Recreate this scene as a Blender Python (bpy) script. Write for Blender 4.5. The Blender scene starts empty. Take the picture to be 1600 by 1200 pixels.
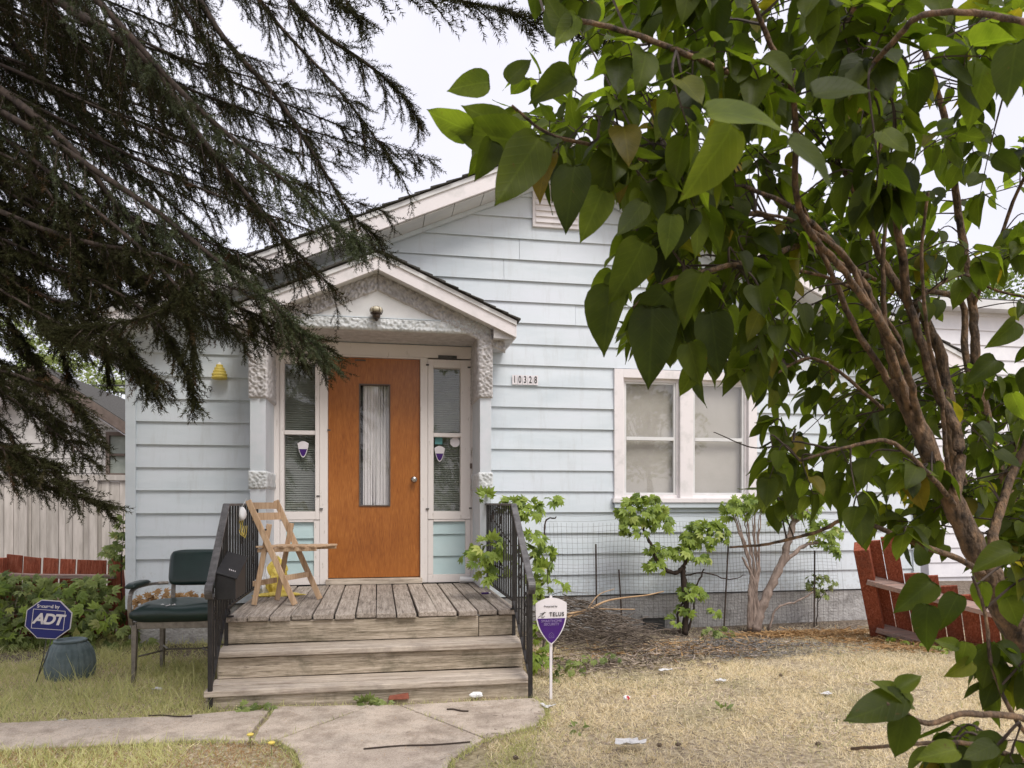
import bpy, math, random
import numpy as np
from math import sin, cos, pi, radians
from mathutils import Vector, Matrix

random.seed(7); rng = np.random.default_rng(11)
S = bpy.context.scene; COL = S.collection

# ------------------------------------------------------------------ camera, world, sun, exposure
YAW = radians(10.35); FPX = 1150.0; HOR = 785.0; CAMZ = 1.30; CAMY = -7.0
cam = bpy.data.cameras.new('camera'); camo = bpy.data.objects.new('camera', cam); COL.objects.link(camo)
camo.location = (0, CAMY, CAMZ); camo.rotation_euler = (radians(90), 0, -YAW)
cam.sensor_width = 36; cam.lens = 36 * FPX / 1600; cam.shift_y = (HOR - 600) / 1600
cam.clip_start = .05; cam.clip_end = 600
cam.dof.use_dof = True; cam.dof.focus_distance = 6.0; cam.dof.aperture_fstop = 13
S.camera = camo
W = bpy.data.worlds.new('World'); S.world = W; W.use_nodes = True
wt = W.node_tree; wt.nodes.clear()
wo = wt.nodes.new('ShaderNodeOutputWorld'); sk = wt.nodes.new('ShaderNodeTexSky'); sk.sky_type = 'NISHITA'
sk.sun_disc = False; sk.sun_elevation = radians(55); sk.sun_rotation = radians(158); sk.air_density = 1.0; sk.dust_density = 4.0
b1 = wt.nodes.new('ShaderNodeBackground'); b1.inputs[1].default_value = .03
b2 = wt.nodes.new('ShaderNodeBackground'); b2.inputs[0].default_value = (.86, .825, .89, 1); b2.inputs[1].default_value = .67   # the even overcast
cn = wt.nodes.new('ShaderNodeTexNoise'); cn.inputs['Scale'].default_value = 2.2; cn.inputs['Detail'].default_value = 5; ctc = wt.nodes.new('ShaderNodeTexCoord'); wt.links.new(ctc.outputs['Generated'], cn.inputs[0])
cr = wt.nodes.new('ShaderNodeValToRGB'); cr.color_ramp.elements[0].position = .3; cr.color_ramp.elements[1].position = .7; cr.color_ramp.elements[0].color = (.78, .755, .84, 1); cr.color_ramp.elements[1].color = (.90, .87, .92, 1)
wt.links.new(cn.outputs[0], cr.inputs[0]); wt.links.new(cr.outputs[0], b2.inputs[0])
ad = wt.nodes.new('ShaderNodeAddShader')
wt.links.new(sk.outputs[0], b1.inputs[0]); wt.links.new(b1.outputs[0], ad.inputs[0]); wt.links.new(b2.outputs[0], ad.inputs[1])
wt.links.new(ad.outputs[0], wo.inputs[0])
sl = bpy.data.lights.new('sun', 'SUN'); so = bpy.data.objects.new('sun', sl); COL.objects.link(so)
sl.energy = 1.5; sl.angle = radians(25); sl.color = (1, .965, .91)
_az, _el = radians(158), radians(55)
sd = Vector((sin(_az) * cos(_el), cos(_az) * cos(_el), sin(_el)))      # towards the sun: in front of the house, a little right
so.rotation_euler = sd.to_track_quat('Z', 'Y').to_euler()
S.view_settings.view_transform = 'Standard'; S.view_settings.look = 'None'; S.view_settings.gamma = 1
S.view_settings.exposure = .68; S.view_settings.use_curve_mapping = False

# ------------------------------------------------------------------ survey helpers: sight lines measured from the photograph
_f = Vector((sin(YAW), cos(YAW), 0)); _r = Vector((cos(YAW), -sin(YAW), 0)); _u = Vector((0, 0, 1)); _c = Vector((0, CAMY, CAMZ))
def ray(px, py): return _f + _r * ((px - 800) / FPX) + _u * ((HOR - py) / FPX)
def P(px, py, Y=0.0):
    d = ray(px, py); return _c + d * ((Y - CAMY) / d.y)
def G(px, py, z=0.0):
    d = ray(px, py); return _c + d * ((z - CAMZ) / d.z)
def D(px, py, dd): return _c + ray(px, py) * dd
def XA(px, Y=0.0): return P(px, HOR, Y).x
def ZA(py, px, Y=0.0): return P(px, py, Y).z

# ------------------------------------------------------------------ materials
MAT = {}
def N(t, k, **kw):
    n = t.nodes.new(k)
    for a, v in kw.items():
        if a.startswith('i_'):
            key = a[2:]; key = int(key) if key.isdigit() else key.replace('_', ' ')
            n.inputs[key].default_value = v
        else: setattr(n, a, v)
    return n
def newmat(name):
    m = bpy.data.materials.new(name); m.use_nodes = True; t = m.node_tree
    b = t.nodes['Principled BSDF']; MAT[name] = m; return m, t, b
def ramp(t, src, stops):
    r = t.nodes.new('ShaderNodeValToRGB'); e = r.color_ramp.elements
    while len(e) < len(stops): e.new(.5)
    for el, (p, c) in zip(e, stops): el.position = p; el.color = (*c, 1) if len(c) == 3 else c
    t.links.new(src, r.inputs[0]); return r
def noisy(name, c1, c2, scale=4, stretch=(1, 1, 1), rough=.7, bump=.2, bscale=None, detail=6, c3=None, metal=0, spec=.4, objrand=0.0, bdist=.004, lo=.35, hi=.65, attr=False):
    m, t, b = newmat(name)
    tc = N(t, 'ShaderNodeTexCoord'); mp = N(t, 'ShaderNodeMapping'); mp.inputs['Scale'].default_value = stretch
    t.links.new(tc.outputs['Object'], mp.inputs[0])
    n = N(t, 'ShaderNodeTexNoise', i_Scale=scale, i_Detail=detail, i_Roughness=.62); t.links.new(mp.outputs[0], n.inputs[0])
    st = [(lo, c1), (hi, c2)] if c3 is None else [(lo - .05, c1), (.5, c2), (hi + .05, c3)]
    r = ramp(t, n.outputs[0], st); out = r.outputs[0]
    if objrand or attr:
        if attr: oi = N(t, 'ShaderNodeAttribute', attribute_name='rnd'); src = oi.outputs['Fac']
        else: oi = N(t, 'ShaderNodeObjectInfo'); src = oi.outputs['Random']
        mr = N(t, 'ShaderNodeMapRange'); mr.inputs[3].default_value = 1 - objrand; mr.inputs[4].default_value = 1 + objrand
        t.links.new(src, mr.inputs[0])
        mx = N(t, 'ShaderNodeVectorMath', operation='SCALE'); t.links.new(out, mx.inputs[0]); t.links.new(mr.outputs[0], mx.inputs['Scale']); out = mx.outputs[0]
    t.links.new(out, b.inputs['Base Color'])
    b.inputs['Roughness'].default_value = rough; b.inputs['Metallic'].default_value = metal; b.inputs['Specular IOR Level'].default_value = spec
    if bump:
        n2 = N(t, 'ShaderNodeTexNoise', i_Scale=bscale or scale * 6, i_Detail=5); t.links.new(mp.outputs[0], n2.inputs[0])
        bp = N(t, 'ShaderNodeBump', i_Strength=bump, i_Distance=bdist); t.links.new(n2.outputs[0], bp.inputs['Height']); t.links.new(bp.outputs[0], b.inputs['Normal'])
    return m
def wood(name, cols, axis, rough=.85, fine=60, objrand=.12, bump=.6, stain=None):
    st = [1, 1, 1]; st['xyz'.index(axis)] = .05
    m, t, b = newmat(name)
    tc = N(t, 'ShaderNodeTexCoord'); mp = N(t, 'ShaderNodeMapping'); mp.inputs['Scale'].default_value = st
    oi = N(t, 'ShaderNodeObjectInfo'); va = N(t, 'ShaderNodeVectorMath', operation='MULTIPLY_ADD')
    va.inputs[1].default_value = (1, 1, 1); cb = N(t, 'ShaderNodeVectorMath', operation='SCALE'); cb.inputs[0].default_value = (7, 5, 9)
    t.links.new(oi.outputs['Random'], cb.inputs['Scale']); t.links.new(tc.outputs['Object'], va.inputs[0]); t.links.new(cb.outputs[0], va.inputs[2])
    t.links.new(va.outputs[0], mp.inputs[0])
    n = N(t, 'ShaderNodeTexNoise', i_Scale=fine, i_Detail=7, i_Roughness=.7, i_Distortion=.6); t.links.new(mp.outputs[0], n.inputs[0])
    nf = N(t, 'ShaderNodeTexNoise', i_Scale=fine * 4.5, i_Detail=5, i_Roughness=.75, i_Distortion=.3); t.links.new(mp.outputs[0], nf.inputs[0])
    av = N(t, 'ShaderNodeMath', operation='MULTIPLY_ADD'); t.links.new(nf.outputs[0], av.inputs[0]); av.inputs[1].default_value = .55
    hv = N(t, 'ShaderNodeMath', operation='MULTIPLY_ADD'); t.links.new(n.outputs[0], hv.inputs[0]); hv.inputs[1].default_value = .75; hv.inputs[2].default_value = -.15
    t.links.new(hv.outputs[0], av.inputs[2]); n = av
    r = ramp(t, n.outputs[0], [(.34 + .30 * i / (len(cols) - 1), c) for i, c in enumerate(cols)]); out = r.outputs[0]
    nk = N(t, 'ShaderNodeTexNoise', i_Scale=fine * .9, i_Detail=8, i_Roughness=.8, i_Distortion=1.5); t.links.new(mp.outputs[0], nk.inputs[0])
    rk = ramp(t, nk.outputs[0], [(.33, (.30, .28, .26)), (.40, (1, 1, 1))]); mk = N(t, 'ShaderNodeVectorMath', operation='MULTIPLY'); t.links.new(out, mk.inputs[0]); t.links.new(rk.outputs[0], mk.inputs[1]); out = mk.outputs[0]
    if stain:
        n3 = N(t, 'ShaderNodeTexNoise', i_Scale=5, i_Detail=6, i_Roughness=.7); t.links.new(va.outputs[0], n3.inputs[0])
        r3 = ramp(t, n3.outputs[0], [(.5, (0, 0, 0)), (.72, (1, 1, 1))]); mx = N(t, 'ShaderNodeMix', data_type='RGBA')
        mq = N(t, 'ShaderNodeMath', operation='MULTIPLY'); mq.inputs[1].default_value = .75; t.links.new(r3.outputs[0], mq.inputs[0])
        t.links.new(mq.outputs[0], mx.inputs['Factor']); t.links.new(out, mx.inputs[6]); mx.inputs[7].default_value = (*stain, 1); out = mx.outputs[2]
    mr = N(t, 'ShaderNodeMapRange'); mr.inputs[3].default_value = 1 - objrand; mr.inputs[4].default_value = 1 + objrand
    t.links.new(oi.outputs['Random'], mr.inputs[0])
    sc = N(t, 'ShaderNodeVectorMath', operation='SCALE'); t.links.new(out, sc.inputs[0]); t.links.new(mr.outputs[0], sc.inputs['Scale'])
    t.links.new(sc.outputs[0], b.inputs['Base Color']); b.inputs['Roughness'].default_value = rough; b.inputs['Specular IOR Level'].default_value = .25
    bp = N(t, 'ShaderNodeBump', i_Strength=bump, i_Distance=.004); t.links.new(n.outputs[0], bp.inputs['Height']); t.links.new(bp.outputs[0], b.inputs['Normal'])
    return m
def leafmat(name, ca, cb, cc, trans, tf=.4, rough=.45, veins=True, spec=.35):
    m, t, b = newmat(name)
    at = N(t, 'ShaderNodeAttribute', attribute_name='rnd'); oi = N(t, 'ShaderNodeObjectInfo')
    am = N(t, 'ShaderNodeMath', operation='ADD'); t.links.new(at.outputs['Fac'], am.inputs[0]); t.links.new(oi.outputs['Random'], am.inputs[1])
    fr = N(t, 'ShaderNodeMath', operation='FRACT'); t.links.new(am.outputs[0], fr.inputs[0])
    r = ramp(t, fr.outputs[0], [(0, ca), (.5, cb), (.93, cb), (1, cc)] if not veins else [(0, ca), (.45, cb), (.60, tuple(1.25 * q for q in cb)), (.76, tuple(1.7 * q for q in cb)), (.93, tuple(2.0 * q for q in cb)), (1, cc)])
    tr = N(t, 'ShaderNodeBsdfTranslucent'); mv = N(t, 'ShaderNodeVectorMath', operation='MULTIPLY'); t.links.new(r.outputs[0], mv.inputs[0]); mv.inputs[1].default_value = trans
    t.links.new(mv.outputs[0], tr.inputs[0]); t.links.new(r.outputs[0], b.inputs['Base Color'])
    b.inputs['Roughness'].default_value = rough; b.inputs['Specular IOR Level'].default_value = spec
    mx = N(t, 'ShaderNodeMixShader'); mx.inputs[0].default_value = tf
    t.links.new(b.outputs[0], mx.inputs[1]); t.links.new(tr.outputs[0], mx.inputs[2]); t.links.new(mx.outputs[0], t.nodes['Material Output'].inputs[0])
    if veins:
        uv = N(t, 'ShaderNodeUVMap'); sp = N(t, 'ShaderNodeSeparateXYZ'); t.links.new(uv.outputs[0], sp.inputs[0])
        ab = N(t, 'ShaderNodeMath', operation='ABSOLUTE'); t.links.new(sp.outputs[1], ab.inputs[0])
        mm = N(t, 'ShaderNodeMath', operation='MULTIPLY_ADD'); t.links.new(ab.outputs[0], mm.inputs[0]); mm.inputs[1].default_value = -1.1; t.links.new(sp.outputs[0], mm.inputs[2])
        ms = N(t, 'ShaderNodeMath', operation='MULTIPLY'); t.links.new(mm.outputs[0], ms.inputs[0]); ms.inputs[1].default_value = 44
        sn = N(t, 'ShaderNodeMath', operation='SINE'); t.links.new(ms.outputs[0], sn.inputs[0])
        pw = N(t, 'ShaderNodeMath', operation='SMOOTH_MAX'); t.links.new(sn.outputs[0], pw.inputs[0]); pw.inputs[1].default_value = .75; pw.inputs[2].default_value = .2
        vm = N(t, 'ShaderNodeMapRange'); vm.inputs[1].default_value = .90; vm.inputs[2].default_value = 1.0; vm.inputs[3].default_value = 0; vm.inputs[4].default_value = .30; t.links.new(sn.outputs[0], vm.inputs[0])
        mm2 = N(t, 'ShaderNodeMapRange'); mm2.inputs[1].default_value = .022; mm2.inputs[2].default_value = .008; mm2.inputs[3].default_value = 0; mm2.inputs[4].default_value = .5; t.links.new(ab.outputs[0], mm2.inputs[0])
        mxv = N(t, 'ShaderNodeMath', operation='MAXIMUM'); t.links.new(vm.outputs[0], mxv.inputs[0]); t.links.new(mm2.outputs[0], mxv.inputs[1])
        vc = N(t, 'ShaderNodeMix', data_type='RGBA'); t.links.new(mxv.outputs[0], vc.inputs['Factor']); t.links.new(r.outputs[0], vc.inputs[6]); lt = N(t, 'ShaderNodeVectorMath', operation='SCALE'); lt.inputs['Scale'].default_value = 1.5; t.links.new(r.outputs[0], lt.inputs[0]); t.links.new(lt.outputs[0], vc.inputs[7])
        tco = N(t, 'ShaderNodeTexCoord'); gi = N(t, 'ShaderNodeNewGeometry'); ns = N(t, 'ShaderNodeTexNoise', i_Scale=70, i_Detail=4, i_Roughness=.6); t.links.new(gi.outputs['Position'], ns.inputs[0]); rs = ramp(t, ns.outputs[0], [(.68, (0, 0, 0)), (.73, (.8, .8, .8))])
        bc = N(t, 'ShaderNodeMix', data_type='RGBA'); t.links.new(rs.outputs[0], bc.inputs['Factor']); t.links.new(vc.outputs[2], bc.inputs[6]); bc.inputs[7].default_value = (.07, .045, .015, 1)
        ng = N(t, 'ShaderNodeTexNoise', i_Scale=18, i_Detail=4); t.links.new(gi.outputs['Position'], ng.inputs[0]); rg = ramp(t, ng.outputs[0], [(.35, (.75, .78, .75)), (.65, (1.25, 1.2, 1.2))]); mg = N(t, 'ShaderNodeVectorMath', operation='MULTIPLY'); t.links.new(bc.outputs[2], mg.inputs[0]); t.links.new(rg.outputs[0], mg.inputs[1])
        t.links.new(mg.outputs[0], b.inputs['Base Color']); t.links.new(mg.outputs[0], mv.inputs[0])
        bp = N(t, 'ShaderNodeBump', i_Strength=.4, i_Distance=.0012); t.links.new(pw.outputs[0], bp.inputs['Height']); t.links.new(bp.outputs[0], b.inputs['Normal']); t.links.new(bp.outputs[0], tr.inputs['Normal'])
    return m
def plain(name, c, rough=.6, metal=0, spec=.4):
    return noisy(name, tuple(x * .9 for x in c), c, scale=9, rough=rough, metal=metal, spec=spec, bump=.08)

noisy('siding', (.525, .588, .628), (.605, .66, .70), scale=1.6, stretch=(.6, 1, 2.4), rough=.5, bump=.12, bscale=30, objrand=.035, c3=(.64, .68, .735))
def weather(name, dirt=(.25, .24, .21)):
    m = MAT[name]; t = m.node_tree; b = t.nodes['Principled BSDF']; l = b.inputs['Base Color'].links[0]; src = l.from_socket; t.links.remove(l)
    tc = N(t, 'ShaderNodeTexCoord'); mp = N(t, 'ShaderNodeMapping'); mp.inputs['Scale'].default_value = (1, 1, .12); t.links.new(tc.outputs['Object'], mp.inputs[0])
    n = N(t, 'ShaderNodeTexNoise', i_Scale=14, i_Detail=7, i_Roughness=.7); t.links.new(mp.outputs[0], n.inputs[0]); r = ramp(t, n.outputs[0], [(.52, (0, 0, 0)), (.80, (.45, .45, .45))])
    n2 = N(t, 'ShaderNodeTexNoise', i_Scale=22, i_Detail=8, i_Roughness=.75); t.links.new(tc.outputs['Object'], n2.inputs[0]); sp = N(t, 'ShaderNodeSeparateXYZ'); t.links.new(tc.outputs['Object'], sp.inputs[0])
    mr = N(t, 'ShaderNodeMapRange'); mr.inputs[1].default_value = 1.1; mr.inputs[2].default_value = .3; mr.inputs[3].default_value = -.12; mr.inputs[4].default_value = .16; t.links.new(sp.outputs[2], mr.inputs[0])
    a = N(t, 'ShaderNodeMath', operation='ADD'); t.links.new(n2.outputs[0], a.inputs[0]); t.links.new(mr.outputs[0], a.inputs[1]); r2 = ramp(t, a.outputs[0], [(.56, (0, 0, 0)), (.78, (.7, .7, .7))])
    mx = N(t, 'ShaderNodeMath', operation='MAXIMUM'); t.links.new(r.outputs[0], mx.inputs[0]); t.links.new(r2.outputs[0], mx.inputs[1])
    mi = N(t, 'ShaderNodeMix', data_type='RGBA'); t.links.new(mx.outputs[0], mi.inputs['Factor']); t.links.new(src, mi.inputs[6]); mi.inputs[7].default_value = (*dirt, 1); t.links.new(mi.outputs[2], b.inputs['Base Color'])
weather('siding', (.40, .41, .40))
noisy('siding_teal', (.42, .56, .57), (.50, .62, .63), scale=3, stretch=(.6, 1, 1), rough=.5, bump=.12, objrand=.03)
noisy('trim_white', (.62, .60, .59), (.76, .72, .72), scale=7, rough=.55, bump=.25, bscale=50, objrand=.03, lo=.3, hi=.5)
noisy('old_paint', (.42, .38, .33), (.76, .71, .68), scale=26, stretch=(1, 1, .25), rough=.7, bump=.4, bscale=60, lo=.28, hi=.38)
noisy('soffit', (.60, .60, .60), (.70, .70, .69), scale=5, rough=.6, bump=.1)
noisy('stucco_grey', (.42, .40, .39), (.58, .56, .555), scale=14, rough=.85, bump=.5, bscale=60)
noisy('stucco_white', (.50, .52, .52), (.66, .675, .68), scale=14, rough=.8, bump=.4, bscale=60)
noisy('pilaster_paint', (.52, .57, .60), (.60, .62, .66), scale=6, rough=.5, bump=.1)
noisy('foundation', (.17, .16, .15), (.42, .41, .40), scale=5, rough=.95, bump=1.0, bscale=45, c3=(.30, .285, .27), bdist=.012)
noisy('shingle', (.035, .033, .03), (.09, .085, .075), scale=60, rough=.95, bump=1, bscale=220, objrand=.2)
noisy('dark_core', (.05, .05, .05), (.07, .07, .07), scale=3, bump=0)
noisy('blind', (.40, .38, .34), (.46, .44, .40), scale=3, stretch=(1, 1, 1), rough=.8, bump=0)
noisy('slat_blind', (.21, .235, .20), (.30, .325, .285), scale=4, rough=.6, bump=0)
noisy('curtain', (.58, .56, .55), (.72, .70, .69), scale=30, stretch=(3, 3, .3), rough=.9, bump=.3)
noisy('black_iron', (.012, .011, .011), (.028, .025, .024), scale=30, rough=.5, bump=.3, spec=.4)
noisy('rail_cap', (.05, .046, .046), (.13, .125, .125), scale=18, stretch=(1, 1, 1), rough=.45, bump=.3, spec=.5)
noisy('mailbox_black', (.015, .015, .016), (.022, .022, .024), scale=20, rough=.5, bump=.1)
noisy('chair_vinyl', (.006, .018, .016), (.011, .029, .025), scale=6, rough=.33, bump=.25, bscale=9, spec=.55, bdist=.01)
noisy('chair_metal', (.16, .14, .12), (.25, .225, .195), scale=30, rough=.45, bump=.2, metal=.5)
noisy('pot', (.085, .12, .125), (.15, .19, .195), scale=12, rough=.65, bump=.3)
noisy('concrete', (.34, .28, .225), (.52, .44, .36), scale=2.2, rough=.95, bump=.9, bscale=160, c3=(.42, .365, .305), detail=12, bdist=.004)
def speckle(name, sc, dark, light):
    m = MAT[name]; t = m.node_tree; b = t.nodes['Principled BSDF']; l = b.inputs['Base Color'].links[0]; src = l.from_socket; t.links.remove(l); tc = N(t, 'ShaderNodeTexCoord')
    v = N(t, 'ShaderNodeTexNoise', i_Scale=sc, i_Detail=3, i_Roughness=.8); t.links.new(tc.outputs['Object'], v.inputs[0]); r = ramp(t, v.outputs[0], [(.36, dark), (.47, (1, 1, 1)), (.60, (1, 1, 1)), (.66, light)])
    v2 = N(t, 'ShaderNodeTexNoise', i_Scale=6, i_Detail=10, i_Roughness=.75); t.links.new(tc.outputs['Object'], v2.inputs[0]); r2 = ramp(t, v2.outputs[0], [(.38, (.66, .64, .62)), (.56, (1.05, 1.05, 1.05))])
    a = N(t, 'ShaderNodeVectorMath', operation='MULTIPLY'); t.links.new(src, a.inputs[0]); t.links.new(r.outputs[0], a.inputs[1]); c = N(t, 'ShaderNodeVectorMath', operation='MULTIPLY'); t.links.new(a.outputs[0], c.inputs[0]); t.links.new(r2.outputs[0], c.inputs[1]); t.links.new(c.outputs[0], b.inputs['Base Color'])
speckle('concrete', 150, (.62, .6, .58), (1.35, 1.33, 1.3))
noisy('dirt', (.10, .075, .055), (.22, .17, .12), scale=9, rough=1, bump=1, bscale=70, bdist=.02)
noisy('bark', (.020, .014, .010), (.058, .040, .030), scale=30, stretch=(1, 1, .25), rough=.9, bump=1, bscale=90, bdist=.006)
noisy('lilac_bark', (.028, .019, .013), (.12, .078, .048), scale=45, stretch=(1, 1, .45), rough=.85, bump=1, bscale=110, c3=(.24, .145, .08), bdist=.012, lo=.4, hi=.6)
noisy('twig_dark', (.035, .025, .02), (.07, .05, .038), scale=40, rough=.85, bump=.3)
noisy('shrub_bark', (.14, .105, .085), (.32, .25, .21), scale=26, stretch=(1, 1, .25), rough=.9, bump=1, bscale=100, bdist=.005)
noisy('dead_twig', (.09, .068, .052), (.42, .34, .27), scale=12, rough=.9, bump=.3, attr=True, objrand=.5)
noisy('pale_branch', (.34, .21, .11), (.50, .34, .19), scale=14, stretch=(1, 1, 1), rough=.7, bump=.4)
noisy('wire', (.06, .06, .058), (.13, .125, .12), scale=20, rough=.6, metal=.4, bump=0)
noisy('paper', (.50, .49, .48), (.62, .61, .60), scale=30, rough=.8, bump=.2)
noisy('white_plastic', (.70, .70, .70), (.80, .80, .80), scale=9, rough=.5, bump=.1)
noisy('brick_red', (.22, .07, .045), (.33, .11, .07), scale=30, rough=.9, bump=.6)
noisy('beige_fence', (.36, .33, .295), (.52, .48, .44), scale=16, stretch=(1, 1, .12), rough=.9, bump=.4, objrand=.12)
noisy('neighbour_siding', (.42, .40, .38), (.50, .48, .455), scale=5, rough=.7, bump=.1)
noisy('white_siding', (.70, .69, .72), (.78, .77, .79), scale=5, rough=.6, bump=.1)
noisy('brown_trim', (.10, .075, .06), (.15, .115, .095), scale=9, rough=.7, bump=.2)
noisy('yellow_plastic', (.60, .46, .08), (.72, .58, .14), scale=9, rough=.5, bump=.1)
noisy('ash', (.10, .095, .09), (.30, .28, .27), scale=40, rough=1, bump=1, bscale=90, bdist=.01, attr=True, objrand=.3)
plain('sign_blue', (.015, .022, .17), .4); plain('sign_purple', (.055, .012, .155), .4); plain('sign_white', (.78, .74, .76), .45)
plain('ink_black', (.015, .015, .015), .6); plain('ink_pale', (.25, .18, .38), .6); plain('chrome', (.55, .54, .52), .25, metal=1)
plain('brass_dark', (.07, .05, .035), .4, metal=.6); plain('teal_sticker', (.10, .28, .28), .5); plain('amber_glass', (.62, .56, .42), .35)
plain('red_ink', (.45, .02, .03), .5)
wood('deck_wood', [(.10, .082, .068), (.33, .28, .235), (.50, .445, .385)], 'y', stain=(.17, .14, .115), objrand=.18)
wood('step_wood', [(.10, .082, .055), (.34, .285, .215), (.56, .48, .39)], 'x', fine=45, stain=(.085, .08, .05), objrand=.12)
wood('tread_wood', [(.20, .155, .12), (.44, .375, .305), (.60, .525, .44)], 'x', fine=45, stain=(.25, .21, .18), objrand=.1)
wood('chair_wood', [(.30, .19, .11), (.47, .32, .20), (.58, .43, .29)], 'z', fine=40, rough=.6, objrand=.1)
wood('red_wood', [(.09, .025, .013), (.26, .062, .030), (.36, .14, .09)], 'z', fine=75, objrand=.18, stain=(.13, .05, .035))
wood('red_wood_worn', [(.16, .10, .085), (.33, .25, .215), (.42, .22, .17)], 'x', fine=40, objrand=.12)

def door_material():
    m, t, b = newmat('door_wood')
    tc = N(t, 'ShaderNodeTexCoord'); mp = N(t, 'ShaderNodeMapping'); mp.inputs['Scale'].default_value = (1, 1, .10)
    t.links.new(tc.outputs['Object'], mp.inputs[0])
    n1 = N(t, 'ShaderNodeTexNoise', i_Scale=7, i_Detail=3, i_Distortion=1.2); t.links.new(mp.outputs[0], n1.inputs[0])
    ml = N(t, 'ShaderNodeMath', operation='MULTIPLY'); t.links.new(n1.outputs[0], ml.inputs[0]); ml.inputs[1].default_value = 60
    sn = N(t, 'ShaderNodeMath', operation='SINE'); t.links.new(ml.outputs[0], sn.inputs[0])
    n2 = N(t, 'ShaderNodeTexNoise', i_Scale=240, i_Detail=3); mp2 = N(t, 'ShaderNodeMapping'); mp2.inputs['Scale'].default_value = (1, 1, .06)
    t.links.new(tc.outputs['Object'], mp2.inputs[0]); t.links.new(mp2.outputs[0], n2.inputs[0])
    a = N(t, 'ShaderNodeMath', operation='MULTIPLY_ADD'); t.links.new(sn.outputs[0], a.inputs[0]); a.inputs[1].default_value = .055; t.links.new(n2.outputs[0], a.inputs[2])
    n3 = N(t, 'ShaderNodeTexNoise', i_Scale=1.6, i_Detail=2); t.links.new(tc.outputs['Object'], n3.inputs[0])
    a2 = N(t, 'ShaderNodeMath', operation='MULTIPLY_ADD'); t.links.new(n3.outputs[0], a2.inputs[0]); a2.inputs[1].default_value = .5; t.links.new(a.outputs[0], a2.inputs[2])
    r = ramp(t, a2.outputs[0], [(.34, (.16, .046, .008)), (.72, (.32, .103, .017)), (1.0, (.44, .165, .034))])
    t.links.new(r.outputs[0], b.inputs['Base Color']); b.inputs['Roughness'].default_value = .32
    bp = N(t, 'ShaderNodeBump', i_Strength=.15, i_Distance=.002); t.links.new(a.outputs[0], bp.inputs['Height']); t.links.new(bp.outputs[0], b.inputs['Normal'])
door_material()
def glass_material(name, gloss, tint=(1, 1, 1)):
    m, t, b = newmat(name); t.nodes.remove(b)
    tr = N(t, 'ShaderNodeBsdfTransparent'); tr.inputs[0].default_value = (*tint, 1); gl = N(t, 'ShaderNodeBsdfGlossy'); gl.inputs['Roughness'].default_value = .02
    n = N(t, 'ShaderNodeTexNoise', i_Scale=2.2, i_Detail=1); tc = N(t, 'ShaderNodeTexCoord'); t.links.new(tc.outputs['Object'], n.inputs[0])
    bp = N(t, 'ShaderNodeBump', i_Strength=.35, i_Distance=.006); t.links.new(n.outputs[0], bp.inputs['Height']); t.links.new(bp.outputs[0], gl.inputs['Normal'])
    mx = N(t, 'ShaderNodeMixShader'); mx.inputs[0].default_value = gloss
    t.links.new(tr.outputs[0], mx.inputs[1]); t.links.new(gl.outputs[0], mx.inputs[2]); t.links.new(mx.outputs[0], t.nodes['Material Output'].inputs[0])
glass_material('glass', .045); glass_material('glass_big', .07)

# veins, needles, grass
leafmat('lilac_leaf', (.024, .034, .006), (.046, .060, .009), (.12, .085, .012), (2.8, 3.1, 1.0), tf=.52, spec=.2, rough=.5)
leafmat('vine_leaf', (.11, .17, .03), (.24, .32, .05), (.42, .45, .13), (1.5, 1.5, 1.1), tf=.32, veins=False)
leafmat('low_leaf', (.09, .13, .03), (.22, .27, .075), (.45, .42, .16), (1.4, 1.4, 1.1), tf=.3, veins=False)
leafmat('tree_leaf', (.16, .21, .07), (.26, .31, .11), (.36, .36, .16), (1.4, 1.4, 1.1), tf=.4, veins=False, rough=.8)
leafmat('hedge_leaf', (.10, .15, .035), (.19, .25, .07), (.30, .33, .12), (1.4, 1.4, 1.1), tf=.35, veins=False, rough=.8)
leafmat('needles', (.022, .020, .008), (.032, .034, .012), (.075, .042, .022), (1.2, 1.2, 1.0), tf=.12, rough=.75, veins=False, spec=.12)
leafmat('needles_lit', (.038, .050, .020), (.060, .076, .030), (.095, .095, .045), (1.2, 1.2, 1.0), tf=.12, rough=.6, veins=False)  # paler copy of the needles: sunlit look coloured in for boughs reaching lit zones
leafmat('dry_grass', (.40, .31, .18), (.82, .71, .50), (.44, .42, .22), (1.2, 1.2, 1.0), tf=.25, rough=.8, veins=False)
leafmat('green_grass', (.24, .28, .09), (.56, .54, .25), (.86, .76, .50), (1.2, 1.3, 1.0), tf=.3, rough=.7, veins=False)
leafmat('dead_leaf', (.30, .17, .07), (.42, .26, .12), (.5, .36, .2), (1.1, 1.1, 1.0), tf=.2, rough=.8, veins=False)

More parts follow.
